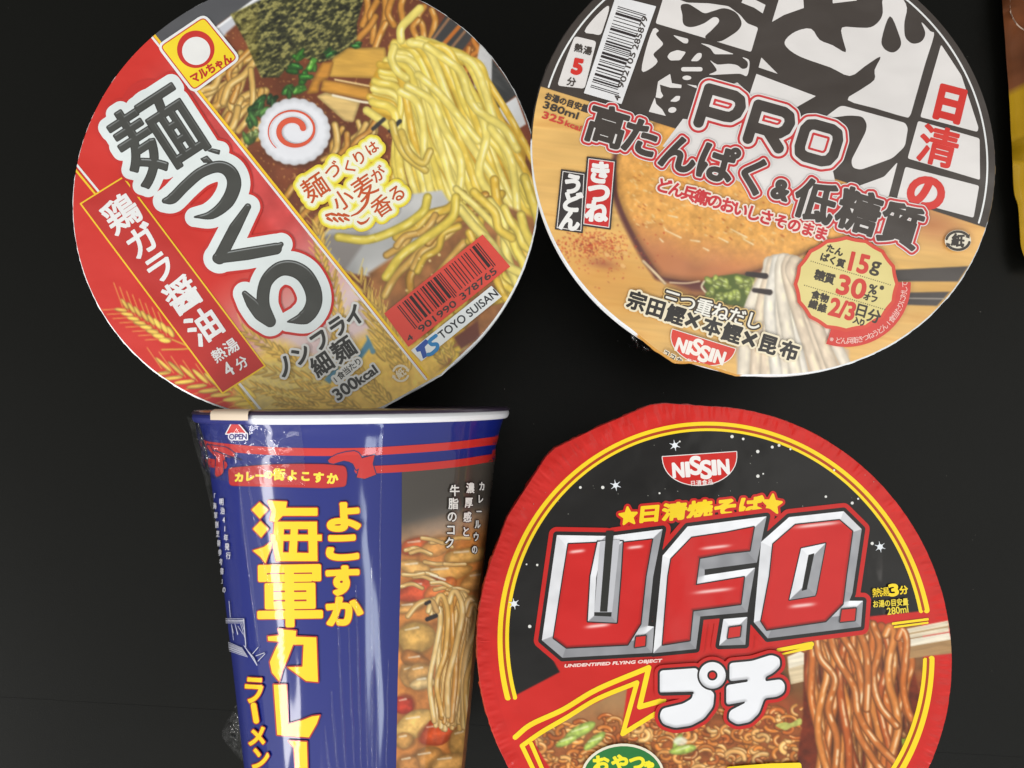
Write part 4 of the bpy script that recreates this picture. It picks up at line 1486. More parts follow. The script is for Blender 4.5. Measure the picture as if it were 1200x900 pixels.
k = B.ink()
rc = b4((882, 253))[0]
k.draw(disc(rc, 15.5, 12.5), (0, rgb(236, 226, 206)), cell=0.4)
for a0 in (190, 10):
    tt = np.radians(np.linspace(a0, a0 + 135, 18))
    k.draw(line(np.stack([rc[0] + 13.6 * np.cos(tt), rc[1] + 10.6 * np.sin(tt)], 1), 1.5), (0, rgb(56, 48, 40)), cell=0.3)
    e = np.radians(a0 + 135)
    q = rc + np.array([13.6 * math.cos(e), 10.6 * math.sin(e)])
    tn, rn = np.array([-math.sin(e), math.cos(e)]), np.array([math.cos(e), math.sin(e)])
    k.draw(poly([q + tn * 4.4, q + rn * 3.4, q - rn * 3.4]), (0, rgb(56, 48, 40)), cell=0.3)
k.draw(char('紙', rc, 15, -8), (0.7, rgb(50, 42, 36)), cell=0.25)
k.build('recycling_mark', M['print_hazy'], B.lid)

# =================================================================== bowl C : fried noodles, red and black lid
c1, c2, c3, c4 = K(550, 470, 4), K(830, 470, 4), K(550, 675, 4), K(830, 675, 4)
cg, ch = K(560, 820, 4), K(840, 820, 4.2857)
C = Bowl('noodle_bowl', 'low round bowl with red-edged black lid, big red chrome-edged letters and fried noodle picture', (0.0614, -0.0430), 0.0722, 0.062,
         [(88, 1.0), (100, 1.030), (103.6, 1.036), (118, 1.026), (129, 1.052), (132, 1.050), (149, 1.016), (160, 1.0)], M['red_paper'], M['cream_foam'], M['red_paper'], 0.0042, 0.050, 0.0007)
RC = rgb(206, 32, 25)
RD = rgb(202, 30, 26)
YC = rgb(255, 220, 30)
BC = rgb(20, 17, 16)
cv = Canvas(545, 465, 1130, 1070, RC)
X, Y = cv.X, cv.Y
cv.img[:] = RC * (0.96 + 0.08 * vnoise(X, Y, 16, 91, 3)[..., None])
ring_in = C.circle(0.872, shift=(0.0005, 0.0014), n=140)
cv.fill(poly([p if p[1] < 905 else p for p in ring_in]), RC, 1)
# black night sky inside the ring, above the red band
inner = ring_in
m = [p for p in inner]
clipped = []
up = [(560, 838), (656, 787.5), (636, 752), (660, 700), (1000, 690), (1019, 722), (1100, 714), (1120, 460), (560, 460)]


def sky_col(x, y, d):
    w = vnoise(x, y, 30, 93, 3)
    c = BC * (0.8 + 0.4 * w[..., None])
    st = np.clip(vnoise(x, y, 16, 94, 3, 0.5, 1.6) - 0.5, 0, 1) * np.exp(-((x - 1032) / 14) ** 2) * np.clip((y - 640) / 50, 0, 1)
    return c + st[..., None] * 1.1


fa, ax, ay = sdf(poly(inner), 600, 2.0)
fb, bx, by = sdf(poly(up), 600, 1.0)
P2 = np.stack([X.ravel(), Y.ravel()], 1)
msk = np.maximum(sample(fa, P2, ax, ay, 2.0), sample(fb, P2, bx, by, 1.0)).reshape(X.shape)
w = np.clip(0.5 - msk, 0, 1)[..., None]
cv.img[:] = cv.img * (1 - w) + sky_col(X, Y, X) * w
# food picture: inside the ring, below the zigzag
food = poly(cg((235, 225), (300, 150), (420, 70), (560, 10), (620, -20), (700, -60), (690, 20), (672, 165), (830, 78), (860, 40))
            .tolist() + c4((60, 520), (330, 365), (460, 325), (700, 250), (860, 225), (1010, 212)).tolist() + [(1085, 760), (1080, 800), (1072, 850), (1050, 905), (990, 985), (900, 1020), (800, 1022), (700, 985), (640, 920)])
ff, fx, fy = sdf(food, 600, 1.0)
msk = np.maximum(sample(ff, P2, fx, fy, 1.0), sample(fa, P2, ax, ay, 2.0)).reshape(X.shape)
keep_img = cv.img.copy()
w_food = np.clip(0.5 - msk, 0, 1)[..., None]
cv.img[:] = rgb(160, 86, 40) * (0.66 + 0.62 * vnoise(X, Y, 9, 95, 4)[..., None])
for (gx, gy), rx, ry, col, al in [((640, 840), 60, 34, (168, 128, 88), 0.9), ((720, 815), 40, 30, (176, 140, 96), 0.8), ((960, 800), 60, 40, (112, 78, 44), 0.9), ((1060, 760), 40, 30, (120, 88, 52), 0.9), ((1040, 850), 40, 60, (120, 36, 16), 0.9), ((900, 830), 40, 20, (170, 70, 34), 0.7)]:
    cv.glow((gx, gy), rx, ry, rgb(*col), al, power=3)
rng = np.random.RandomState(15)
YN = [rgb(226, 150, 76), rgb(206, 120, 52), rgb(240, 178, 104), rgb(186, 98, 42), rgb(216, 130, 56)]


def curl(cv, q, r0, a0, sweep, hw, col, **kw):
    t = np.radians(np.linspace(a0, a0 + sweep, 6))
    pts = [(q[0] + r0 * math.cos(x), q[1] + r0 * 0.7 * math.sin(x)) for x in t]
    cv.strand(pts, hw, col, n=5, **kw)


for i in range(480):
    x, y = rng.uniform(615, 970), rng.uniform(0, 1) ** 0.8
    ytop = 835 + 24 * abs((x - 730) / 110) if x < 800 else 828
    y = ytop + y * (925 - ytop)
    curl(cv, (x, y), rng.uniform(4, 12), rng.uniform(0, 360), rng.uniform(90, 200), rng.uniform(2.2, 3.3), YN[rng.randint(5)] * rng.uniform(0.95, 1.2), dark=0.55, hi=0.7, hicol=(1.0, 0.92, 0.72))
for q, r_, an in [((680, 856), 20, 28), ((664, 868), 14, 25), ((697, 868), 16, 40), ((800, 878), 16, 10), ((794, 868), 10, 60)]:
    cv.fill(disc(q, r_, r_ * 0.34, an), lambda x, y, d: rgb(176, 196, 92) * (0.7 + 0.3 * np.clip(d / 4, 0, 1))[..., None] * (0.8 + 0.5 * vnoise(x, y, 5, 97, 2)[..., None]), 2)
    cv.fill(line([(q[0] - r_ * 0.5, q[1] + 1), (q[0] + r_ * 0.4, q[1] - r_ * 0.25)], [0.6, 1.3]), rgb(232, 238, 180), 1.5, 0.8)
cv.fill(disc((797, 868), 8, 5), rgb(240, 240, 220), 3, 0.8)
cv.fill(poly(closed(ch((292, 128), (340, 112), (370, 118), (415, 92), (428, 120), (370, 140), (340, 152)), 3)), lambda x, y, d: rgb(186, 186, 96) * (0.85 + 0.3 * vnoise(x, y, 4, 98)[..., None]), 1.2)
# lifted strands
cv.fill(poly(closed(c4((450, 330), (520, 250), (650, 230), (780, 215), (860, 240), (930, 330), (980, 520), (1000, 620), (900, 900), (600, 950), (420, 950), (440, 640)), 4)), lambda x, y, d: rgb(112, 42, 18) * (0.7 + 0.6 * vnoise(x, y, 8, 99, 3)[..., None]), 2)
cv.fill(poly(closed(c4((860, 820), (900, 740), (970, 660), (985, 760), (930, 880), (890, 890)), 3)), lambda x, y, d: rgb(150, 170, 44) * (0.75 + 0.5 * vnoise(x, y, 5, 96, 2)[..., None]), 1.5)
UN = [rgb(212, 116, 50), rgb(192, 94, 40), rgb(224, 136, 64), rgb(174, 78, 32)]
HC = (1.0, 0.93, 0.78)


def hang(f, hw, col, y1, jit, hi=0.8):
    tx, ty = 944 + f * 114, 752 - 17 * math.sin(f * 2.8) - 8 * f + rng.uniform(-3, 3)
    lean = rng.uniform(-3, 9)
    pts = [(tx - 5, ty + 9), (tx, ty), (tx + 5, ty + 12)]
    yy = ty + 40
    ph = rng.uniform(0, 6.3)
    fr_ = rng.uniform(3.5, 8.5)
    while yy < y1:
        s_ = (yy - ty) / 170
        pts.append((tx + 6 + lean * s_ * 2 + jit * math.sin(ph + s_ * fr_), yy))
        yy += 26
    pts.append((tx + 6 + lean * 2, y1))
    cv.strand(pts, hw, col, 0.50, hi, -0.2, n=7, hicol=HC)


for i in range(26):
    f = rng.uniform(-0.02, 1.0)
    hang(f, rng.uniform(3.2, 4.4), UN[rng.randint(4)] * 0.72, 935 if f < 0.72 else 935 - (f - 0.72) * 330, 5, 0.4)
for i in rng.permutation(15):
    f = (i + rng.uniform(-0.25, 0.25)) / 14
    hang(f, rng.uniform(4.2, 5.2), UN[rng.randint(4)], 935 if f < 0.72 else 935 - (f - 0.72) * 330, 7)
cv.img[:] = keep_img * (1 - w_food) + cv.img * w_food
# wooden chopsticks crossing the ring, strands over them
for q, c_ in [(((862, 262), (1126, 210), (1130, 262), (905, 300)), (236, 220, 192)), (((905, 300), (1130, 262), (1139, 302), (930, 336)), (246, 234, 212)), (((928, 334), (1140, 298), (1142, 364), (938, 388)), (178, 138, 92)),
              (((368, 378), (446, 345), (446, 415), (374, 436)), (240, 228, 204)), (((374, 434), (446, 412), (446, 492), (386, 506)), (226, 204, 166))]:
    cv.fill(poly(c4(*q)), (lambda cc: lambda x, y, d: cc * (0.88 + 0.2 * vnoise(x, y, 3, 90, 2, 7, 0.6, -0.18))[..., None])(rgb(*c_)), 1)
cv.fill(line(c4((880, 282), (1128, 236)), 0.8), rgb(176, 140, 96), 1)
for i in range(9):
    hang((i + rng.uniform(-0.2, 0.2)) / 8, rng.uniform(4.4, 5.2), UN[rng.randint(3)] * 1.04, 935 if i < 6 else 935 - (i / 8 - 0.72) * 330, 7)
for pts in [c4((600, 235), (640, 300), (700, 420), (712, 560), (690, 700), (760, 840), (830, 930)), c4((770, 225), (800, 330), (770, 470), (800, 600), (880, 700)), c4((500, 260), (520, 380), (590, 480), (560, 620), (600, 760), (590, 930)),
            c4((690, 230), (735, 340), (745, 470), (740, 620)), c4((560, 250), (600, 380), (680, 520), (700, 640), (770, 760), (900, 900))]:
    cv.strand(pts, 4.9, rgb(214, 122, 56), 0.55, 0.9, -0.2, hicol=HC)
full = poly(C.circle(1.0, -0.0003, bumped=True))
C.ink().picture(cv, full, 1.0).build('fried_noodle_picture', M['print'], C.lid, 'printed picture of brown fried noodles lifted by wooden chopsticks')

# yellow double ring and zigzag
k = C.ink()


def arc_part(f, cond, hw, col, sh):
    r = C.circle(f, shift=sh, n=720)
    ok = np.array([cond(p) for p in r])
    j = np.nonzero(ok & ~np.roll(ok, 1))[0]
    for s_ in j:
        i = s_
        pts = []
        while ok[i % 720] and len(pts) < 720:
            pts.append(r[i % 720])
            i += 1
        if len(pts) > 2:
            k.draw(line(pts, hw), (0, col), cell=0.5)


up_ = lambda p: (p[0] < 836 and p[1] < 819) or (p[0] >= 836 and p[1] < 716)
dn_ = lambda p: p[0] > 836 and p[1] > 771 and p[1] < 960
for cnd in (up_, dn_):
    arc_part(0.9055, cnd, 3.5, YC, (0.0005, 0.0008))
    arc_part(0.8795, cnd, 2.6, YC, (0.0005, 0.0014))
    arc_part(0.8915, cnd, 1.6, rgb(178, 62, 22), (0.0005, 0.0011))
Z1 = [cg((175, 175))[0], cg((250, 115))[0], cg((400, 45))[0], c3((600, 530))[0], c3((840, 428))[0], c3((797, 612))[0], c3((910, 580))[0]]
Z2 = [cg((207, 215))[0], cg((300, 150))[0], cg((420, 80))[0], c3((600, 575))[0], c3((785, 498))[0], c3((718, 738))[0], c3((868, 645))[0]]
zz = lambda Z: np.vstack([spline(Z[:5], 8), Z[5:]])
k.draw(line(zz(Z1), 3.0), (0, YC), cell=0.5)
k.draw(line(zz(Z2), 2.7), (0, YC), cell=0.5)
k.draw(line([cg((207, 215))[0], cg((262, 330))[0], (650, 950)], 2.6), (0, YC), cell=0.5)
k.draw(line([cg((250, 205))[0], cg((300, 320))[0], (662, 940)], 2.4), (0, YC), cell=0.5)
k.draw(line(c4((325, 345), (480, 318)), [2, 3]), (0, YC), cell=0.5)
k.draw(line(c4((340, 365), (478, 333)), [1, 2]), (0, YC), cell=0.5)
k.draw(line(c4((862, 222), (1025, 202)), 1.5), (0, YC), cell=0.5)
k.draw(line(c4((870, 238), (1025, 218)), 1.2), (0, YC), cell=0.5)
k.build('yellow_stripes', M['print'], C.lid)

# stars
k = C.ink()
C.surf.next()
for q, r_ in [(c1((962, 208))[0], 3.0), (c1((685, 395))[0], 2.8), (c3((210, 130))[0], 3.2), (c2((802, 683))[0], 3.2)]:
    sh = disc(q, r_, n=16)
    for a in range(6):
        a_ = math.radians(a * 60 + 20)
        sh += line([q, q + 6.5 * np.array([math.cos(a_), math.sin(a_)])], [1.0, 0.2])
    k.draw(sh, (0, rgb(236, 240, 246)), cell=0.3, flat=True)
dots = [(c2, q) for q in [(110, 167), (162, 178), (230, 237), (298, 216), (330, 208), (383, 226), (230, 352), (255, 341), (588, 324), (548, 448), (672, 478), (700, 458), (765, 667)]] + [(c3, (283, 236))] + \
       [(c1, q) for q in [(890, 432), (520, 405), (268, 765), (318, 768), (985, 190), (625, 405)]]
rng = np.random.RandomState(4)
for fn, q in dots:
    k.draw(disc(fn(q)[0], rng.uniform(1.0, 2.0), n=14), (0, rgb(232, 230, 226)), cell=0.3, flat=True)
for _ in range(40):
    k.draw(disc((rng.uniform(610, 1060), rng.uniform(515, 630)), rng.uniform(0.25, 0.55), n=8), (0, rgb(170, 168, 160)), cell=0.25, flat=True)
k.build('printed_stars', M['print'], C.lid)

k = C.ink()
nissin(k, (776, 535.5), (862.5, 529.5), 36, RC, rgb(244, 238, 236))
k.build('maker_badge', M['print'], C.lid)


def star(c, r, rot=-90):
    return poly([(c[0] + (r if i % 2 == 0 else r * 0.45) * math.cos(math.radians(rot + 36 * i)), c[1] + (r if i % 2 == 0 else r * 0.45) * math.sin(math.radians(rot + 36 * i))) for i in range(10)])


k = C.ink()
nm = put('日清焼そば', (750, 612), (892, 600), 19, (0.1, -1.0)) + star((736, 605), 10.5, -95) + star((904, 591), 11.5, -85)
k.draw(nm, (4.2, RD), (1.3, rgb(250, 214, 30)), cell=0.4)
k.build('name_lettering', M['print'], C.lid)

# the three big letters
k = C.ink()
Uo = [(652.5, 627), (710, 628), (703, 716), (711, 716), (718.7, 627.5), (776, 620), (765, 675), (759, 733), (766, 734), (764, 764.5), (659, 770.5), (635, 750)]
Ui = [(666, 637.5), (700, 636), (692.5, 675), (687.5, 727), (722.5, 728), (726, 675), (728.7, 636), (763.7, 632), (756, 675), (750, 731), (735, 755), (663.7, 758.7), (648.7, 747.5), (660, 675)]
Uc = [(688.5, 728), (722.5, 729.5), (727, 675), (729.5, 634), (700, 634.5), (691.5, 675)]
Fo = [(776, 651), (805, 617), (897.5, 605), (886, 659), (825, 667), (825, 674), (884, 665), (875, 717), (820, 722), (815, 760), (765, 765)]
Fi = [(786, 655), (810, 630), (850, 624), (882.5, 617.5), (877.5, 645), (850, 648), (818.7, 653.7), (814.5, 685.5), (871, 676), (867, 707.5), (830, 712.5), (811, 715), (807.5, 750), (776, 755), (782.5, 675)]
Oo = [(891, 635), (923.7, 606), (987.5, 599), (1008.7, 620), (997.5, 695), (994, 703.7), (1010, 703.7), (1007.5, 734), (898.7, 747.5), (882.5, 728.7)]
Oc = [(937.5, 642.5), (966, 636.5), (955, 694), (953.7, 697.5), (923.7, 702.5)]
Od = [(946, 650), (953, 648), (944, 690.5), (938, 692)]
Oi = [(905, 637.5), (931, 615), (982.5, 609.5), (997.5, 622.5), (990, 675), (986, 707.5), (966, 727.5), (897.5, 737.5), (891, 727.5), (901, 675)]
Fd = [(847, 725), (875, 722.5), (872.5, 755), (842, 756)]
Dr = [c3((780, 284), (824, 279), (821, 324), (774, 331)), c4((95, 240), (148, 233), (143, 280), (88, 288)), c4((620, 156), (684, 150), (679, 205), (612, 212))]


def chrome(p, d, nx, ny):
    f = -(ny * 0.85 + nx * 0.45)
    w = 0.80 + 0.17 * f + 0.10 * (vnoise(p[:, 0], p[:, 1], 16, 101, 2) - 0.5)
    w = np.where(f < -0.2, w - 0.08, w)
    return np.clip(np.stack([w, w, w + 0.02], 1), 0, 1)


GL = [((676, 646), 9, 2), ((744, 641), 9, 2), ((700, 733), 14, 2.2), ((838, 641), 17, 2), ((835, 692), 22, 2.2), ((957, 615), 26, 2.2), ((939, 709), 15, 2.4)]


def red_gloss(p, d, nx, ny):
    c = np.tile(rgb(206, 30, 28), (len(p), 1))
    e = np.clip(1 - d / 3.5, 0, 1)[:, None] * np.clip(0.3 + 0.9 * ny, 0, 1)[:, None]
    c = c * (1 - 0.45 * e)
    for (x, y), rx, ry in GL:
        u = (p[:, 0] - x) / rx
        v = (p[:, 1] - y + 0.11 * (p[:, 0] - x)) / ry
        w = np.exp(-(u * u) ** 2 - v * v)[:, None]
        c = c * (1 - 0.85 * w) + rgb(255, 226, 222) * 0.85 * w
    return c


allo = poly(Uo) + poly(Fo) + poly(Oo) + poly(Fd)
k.draw(poly([p + (p - np.array([r_.mean(0) for r_ in [np.array(Uo)]][0])) * 0 for p in np.array(Uo)]) + poly(Fo) + poly(Oo) + poly(Fd), (9.5, RD), cell=0.6)
k.draw(allo, (4.4, rgb(30, 28, 28)), cell=0.5)
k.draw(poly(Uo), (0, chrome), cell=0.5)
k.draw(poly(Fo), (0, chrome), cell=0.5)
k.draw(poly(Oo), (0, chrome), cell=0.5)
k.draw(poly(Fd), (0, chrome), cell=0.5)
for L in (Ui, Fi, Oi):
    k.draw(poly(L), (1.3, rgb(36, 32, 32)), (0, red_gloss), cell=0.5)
k.draw(poly(Uc), (1.2, rgb(36, 32, 32)), (-0.2, chrome), (-7.0, rgb(40, 40, 38)), cell=0.5)
k.draw(poly([(703, 634), (726, 632), (717, 717), (696, 717)]), (0, rgb(196, 196, 202)), cell=0.5)
k.draw(poly([(710, 622), (719, 622), (711.3, 716.5), (702.7, 716.5)]), (0, rgb(40, 40, 36)), cell=0.4)
k.draw(poly(Oc), (1.2, rgb(36, 32, 32)), (0, chrome), cell=0.5)
k.draw(poly(Od), (0, rgb(20, 18, 18)), cell=0.4)
for q in Dr:
    k.draw(poly(q), (1.5, rgb(60, 50, 50)), (0, rgb(206, 40, 34)), cell=0.4)
k.build('title_lettering', M['print'], C.lid, 'big chrome-edged red letters')

# katakana below
k = C.ink()
pu = poly(closed(c3((892, 442), (980, 434), (1062, 428), (1072, 480), (1095, 525), (1140, 548), (1138, 600), (1100, 660), (1040, 695), (960, 706), (912, 694), (890, 660), (896, 622), (930, 602), (1000, 594), (1036, 575), (1043, 545), (960, 546), (892, 546)), 1))
pu = poly(rounded(c3((890, 440), (1065, 428), (1080, 500), (1145, 545), (1138, 610), (1095, 665), (1035, 697), (960, 708), (905, 690), (888, 655), (900, 618), (1000, 594), (1040, 570), (1046, 543), (890, 548)), 4))
ringp = disc(c3((1135, 462))[0], 15.5)
chi = poly(rounded(c4((95, 405), (200, 395), (290, 366), (328, 380), (332, 418), (300, 450), (262, 470), (262, 490), (335, 480), (354, 505), (350, 542), (318, 562), (258, 568), (232, 640), (190, 680), (130, 692), (90, 668), (95, 628), (165, 592), (168, 584), (80, 600), (80, 508), (180, 492), (180, 480), (95, 490)), 4))


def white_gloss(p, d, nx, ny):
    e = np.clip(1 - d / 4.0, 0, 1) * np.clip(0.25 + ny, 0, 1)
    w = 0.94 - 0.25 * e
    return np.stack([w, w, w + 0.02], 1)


sh = pu + ringp + chi
k.draw(sh, (6.4, RD), (2.6, rgb(40, 36, 36)), cell=0.5)
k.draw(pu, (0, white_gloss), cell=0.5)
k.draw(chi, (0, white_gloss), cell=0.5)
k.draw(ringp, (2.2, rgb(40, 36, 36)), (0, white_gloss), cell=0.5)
k.draw(disc(c3((1135, 462))[0], 6.0), (0, rgb(40, 36, 36)), (-2.2, RD), cell=0.4)
k.draw(line(c3((892, 548), (1042, 544)), 1.4), (0, rgb(40, 36, 36)), cell=0.4)
k.build('size_lettering', M['print'], C.lid)

k = C.ink()
k.draw(put('UNIDENTIFIED FLYING OBJECT', (661, 782.5), (774, 776), 4.6, (0.25, -1.0)), (0.3, rgb(246, 214, 206)), cell=0.25)
k.draw(char('熱', c4((782, 76))[0], 11, 6) + char('湯', c4((820, 73))[0], 11, 6), (0.1, YC), cell=0.25)
k.draw(put('3', c4((844, 92))[0], c4((884, 87))[0], 13), (1.0, YC), cell=0.25)
k.draw(char('分', c4((908, 64))[0], 10, 6), (0.4, YC), cell=0.25)
k.draw(put('お湯の目安量', c4((766, 146))[0], c4((930, 134))[0], 8.2) + put('280ml', c4((832, 180))[0], c4((930, 168))[0], 8.2), (0.2, rgb(240, 214, 60)), cell=0.25)
k.build('cooking_lettering', M['print'], C.lid)

k = C.ink()
k.draw(disc((729, 909), 49, 39, 3), (0, rgb(236, 228, 206)), (-3.0, rgb(34, 118, 52)), cell=0.5)
k.draw(char('お', (703.5, 894), 20, 4) + char('や', (726, 893), 20, 3) + char('つ', (746, 892), 19, 2) + char('や', (760, 896), 11, 0), (1.2, rgb(246, 232, 40)), cell=0.3)
k.build('snack_badge', M['print'], C.lid)
k = C.ink()
k.draw(poly(rounded([(850, 897), (868, 895.5), (900, 893), (937, 892), (940, 925), (850, 930)], 3)), (0, YC), cell=0.5)
k.build('yellow_caption', M['print'], C.lid)

# =================================================================== cup D : tall curry cup lying on its side
d1, d2, d3, d4 = K(210, 470, 4.0909), K(400, 470, 4.0909), K(210, 680, 4.0909), K(400, 680, 4.0909)
dz, dw = K(210, 470, 10), K(400, 465, 5.714)
TILT = math.radians(7.55)
D_RIM = 0.0507
D_CEN = np.array([-0.0517, 0.0296, D_RIM * math.cos(TILT)])
D_AX = np.array([0.009, -math.cos(TILT), -math.sin(TILT)])
D_UP = np.array([0.0, -math.sin(TILT), math.cos(TILT)])
D_RT = np.array([1.0, 0.009, 0.0])
D_LEN = 0.118
_ps = np.array([-0.001, 0.0, 0.0035, 0.0065, 0.012, 0.03, D_LEN])
_pr = np.array([0.0495, 0.0495, 0.0489, 0.0479, 0.0464, 0.0443, 0.0352])


def d_rad(s):
    return np.interp(s, _ps, _pr)


def d_point(th, s, off=0.0):
    th, s = np.asarray(th, float), np.asarray(s, float)
    r = d_rad(s) + off
    return D_CEN + s[..., None] * D_AX + (r * np.sin(th))[..., None] * D_RT + (r * np.cos(th))[..., None] * D_UP


def d_hit(P):
    """photo pixel -> (theta, s) on the visible side of the cup"""
    d = rays(P)
    d = d / np.linalg.norm(d, axis=1)[:, None]
    o = np.array([0, 0, CAM_H]) - D_CEN
    lo, n = 0.17, 90
    ts = lo + np.arange(n) * 0.0012
    best_t = np.zeros(len(P))
    found = np.zeros(len(P), bool)
    mn = np.full(len(P), 1e9)
    mt = np.zeros(len(P))
    prev = None

    def F(t):
        q = o + d * t[:, None]
        s = q @ D_AX
        rad = np.hypot(q @ D_RT, q @ D_UP)
        return rad - d_rad(s)
    for t in ts:
        f = F(np.full(len(P), t))
        w = (f < mn) & ~found
        mn = np.where(w, f, mn)
        mt = np.where(w, t, mt)
        if prev is not None:
            hit = (~found) & (prev > 0) & (f <= 0)
            best_t = np.where(hit, t, best_t)
            found |= hit
        prev = f
    a, b = best_t - 0.0012, best_t.copy()
    for _ in range(14):
        m = (a + b) / 2
        f = F(m)
        b = np.where(f <= 0, m, b)
        a = np.where(f <= 0, a, m)
    t = np.where(found, b, mt)
    q = o + d * t[:, None]
    return np.arctan2(q @ D_RT, q @ D_UP), q @ D_AX


def on_cup(P, off):
    th, s = d_hit(P)
    return d_point(th, np.clip(s, 0.0, D_LEN - 0.001), off + 0.00006)


dsurf = Surface(on_cup, 0.00002, 5.0)
root = thing('noodle_cup', 'tall blue curry noodle cup lying on its side below the soy ramen bowl', 'noodle cup', (D_CEN[0], D_CEN[1] - 0.05, 0.0))

BLUE = rgb(20, 33, 118)
nth, ns = 300, 150
th = np.linspace(-np.pi, np.pi, nth, endpoint=False)
ss = np.linspace(0.0032, D_LEN, ns)
TH, SS = np.meshgrid(th, ss)
Vb = d_point(TH, SS).reshape(-1, 3)
cols = np.tile(BLUE, (len(Vb), 1))
tf, sf = TH.ravel(), SS.ravel()
wpic = np.clip((tf - math.radians(34)) / 0.02, 0, 1) * np.clip((math.radians(118) - tf) / 0.02, 0, 1) * np.clip((sf - 0.0165) / 0.001, 0, 1)
pc = rgb(150, 92, 50) * (0.7 + 0.6 * vnoise(tf * 90, sf * 2600, 9, 5, 3)[:, None])
pc = pc * np.clip((sf - 0.028) / 0.012, 0, 1)[:, None] + rgb(62, 56, 52) * (1 - np.clip((sf - 0.028) / 0.012, 0, 1))[:, None]
cols = cols * (1 - wpic[:, None]) + pc * wpic[:, None]
stripe = (((sf > 0.0088) & (sf < 0.0110)) | ((sf > 0.0137) & (sf < 0.0158)))
cols[stripe & (np.abs(tf) > math.radians(78))] = rgb(196, 44, 40)
Fb = []
for j in range(ns - 1):
    for i in range(nth):
        a = j * nth + i
        b = j * nth + (i + 1) % nth
        Fb.append((a, a + nth, b + nth, b))
body = new_mesh('cup_body', Vb, np.array(Fb), M['print_film'], root, lin(cols) * ALB, smooth=True)


def cup_ring(name, prof, mat, colors=None, close=None):
    V = np.concatenate([D_CEN + s * D_AX + r * (np.sin(th)[:, None] * D_RT + np.cos(th)[:, None] * D_UP) for r, s in prof])
    F = []
    for k_ in range(len(prof) - 1):
        for i in range(nth):
            j = (i + 1) % nth
            F.append((k_ * nth + i, (k_ + 1) * nth + i, (k_ + 1) * nth + j, k_ * nth + j))
    if close == 'first':
        F.append(tuple(range(nth)))
    if close == 'last':
        F.append(tuple(range((len(prof) - 1) * nth, len(prof) * nth))[::-1])
    return new_mesh(name, V, F, mat, root, colors, smooth=True)


t_ = np.linspace(0, 2 * np.pi, 15)
M['rim'] = print_material('rim_paper', 0.4, 0.5, 0.15, (400.0, 0.2, 0.0004, 2.0))
rc_ = rgb(232, 232, 236) + (rgb(44, 48, 118) - rgb(232, 232, 236)) * np.clip((math.radians(-22) - th) / 0.05, 0, 1)[:, None] * (th > math.radians(-140))[:, None]
cup_ring('rim', [(0.0494 + 0.0013 * math.cos(a), 0.0018 + 0.00165 * math.sin(a)) for a in t_], M['rim'], np.tile(lin(rc_) * ALB, (15, 1)))
M['cup_base'] = principled('cup_base_paper', (0.55, 0.55, 0.56), 0.6)
cup_ring('cup_base', [(0.0352, D_LEN - 0.0002), (0.0349, D_LEN + 0.0006), (0.0340, D_LEN + 0.0006), (0.0336, D_LEN - 0.004)], M['cup_base'], None, 'last')
M['cup_lid'] = add_bump(principled('dark_printed_lid', (0.035, 0.020, 0.045), 0.35, 0.6, 0.12), 120, 0.5, 0.001)
cup_ring('lid', [(0.0480, -0.00035), (0.0502, -0.0003), (0.05083, 0.0004), (0.05088, 0.0008)], M['cup_lid'], None, 'first')

# printed picture on the right of the cup
cv = Canvas(440, 525, 600, 925, rgb(66, 60, 56))
X, Y = cv.X, cv.Y
n1 = vnoise(X, Y, 12, 111, 4)
fade = np.clip((Y + 0.22 * (X - 470) - 612) / 34, 0, 1)[..., None]
cv.img[:] = rgb(72, 66, 60) * (1 - fade) + (rgb(200, 126, 62) * (0.70 + 0.6 * n1[..., None])) * fade
cv.glow((520, 618), 60, 16, rgb(196, 180, 168), 0.5, 14)
rng = np.random.RandomState(21)


def chunk(q, r, ry, ang, col, hl=0.7):
    col = rgb(*col)
    cv.fill(disc(q, r + 1.0, ry + 1.0, ang), col * 0.55, 4, 0.6)
    cv.fill(poly(closed([(q[0] + (r * (0.75 + 0.5 * rng.rand())) * math.cos(a) * math.cos(math.radians(ang)) + ry * math.sin(a) * math.sin(math.radians(ang)),
                          q[1] - r * math.cos(a) * math.sin(math.radians(ang)) + (ry * (0.75 + 0.5 * rng.rand())) * math.sin(a) * math.cos(math.radians(ang))) for a in np.linspace(0, 2 * np.pi, 9)[:-1]], 4)),
            lambda x, y, d: col * (0.70 + 0.34 * np.clip(d / (ry * 0.7), 0, 1))[..., None] * (0.86 + 0.3 * vnoise(x, y, 5, 7, 2)[..., None]), 1.5)
    cv.fill(line([(q[0] - r * 0.5, q[1] - ry * 0.45), (q[0] + r * 0.15, q[1] - ry * 0.6)], [0.6, 1.1]), rgb(255, 246, 226), 2, hl)


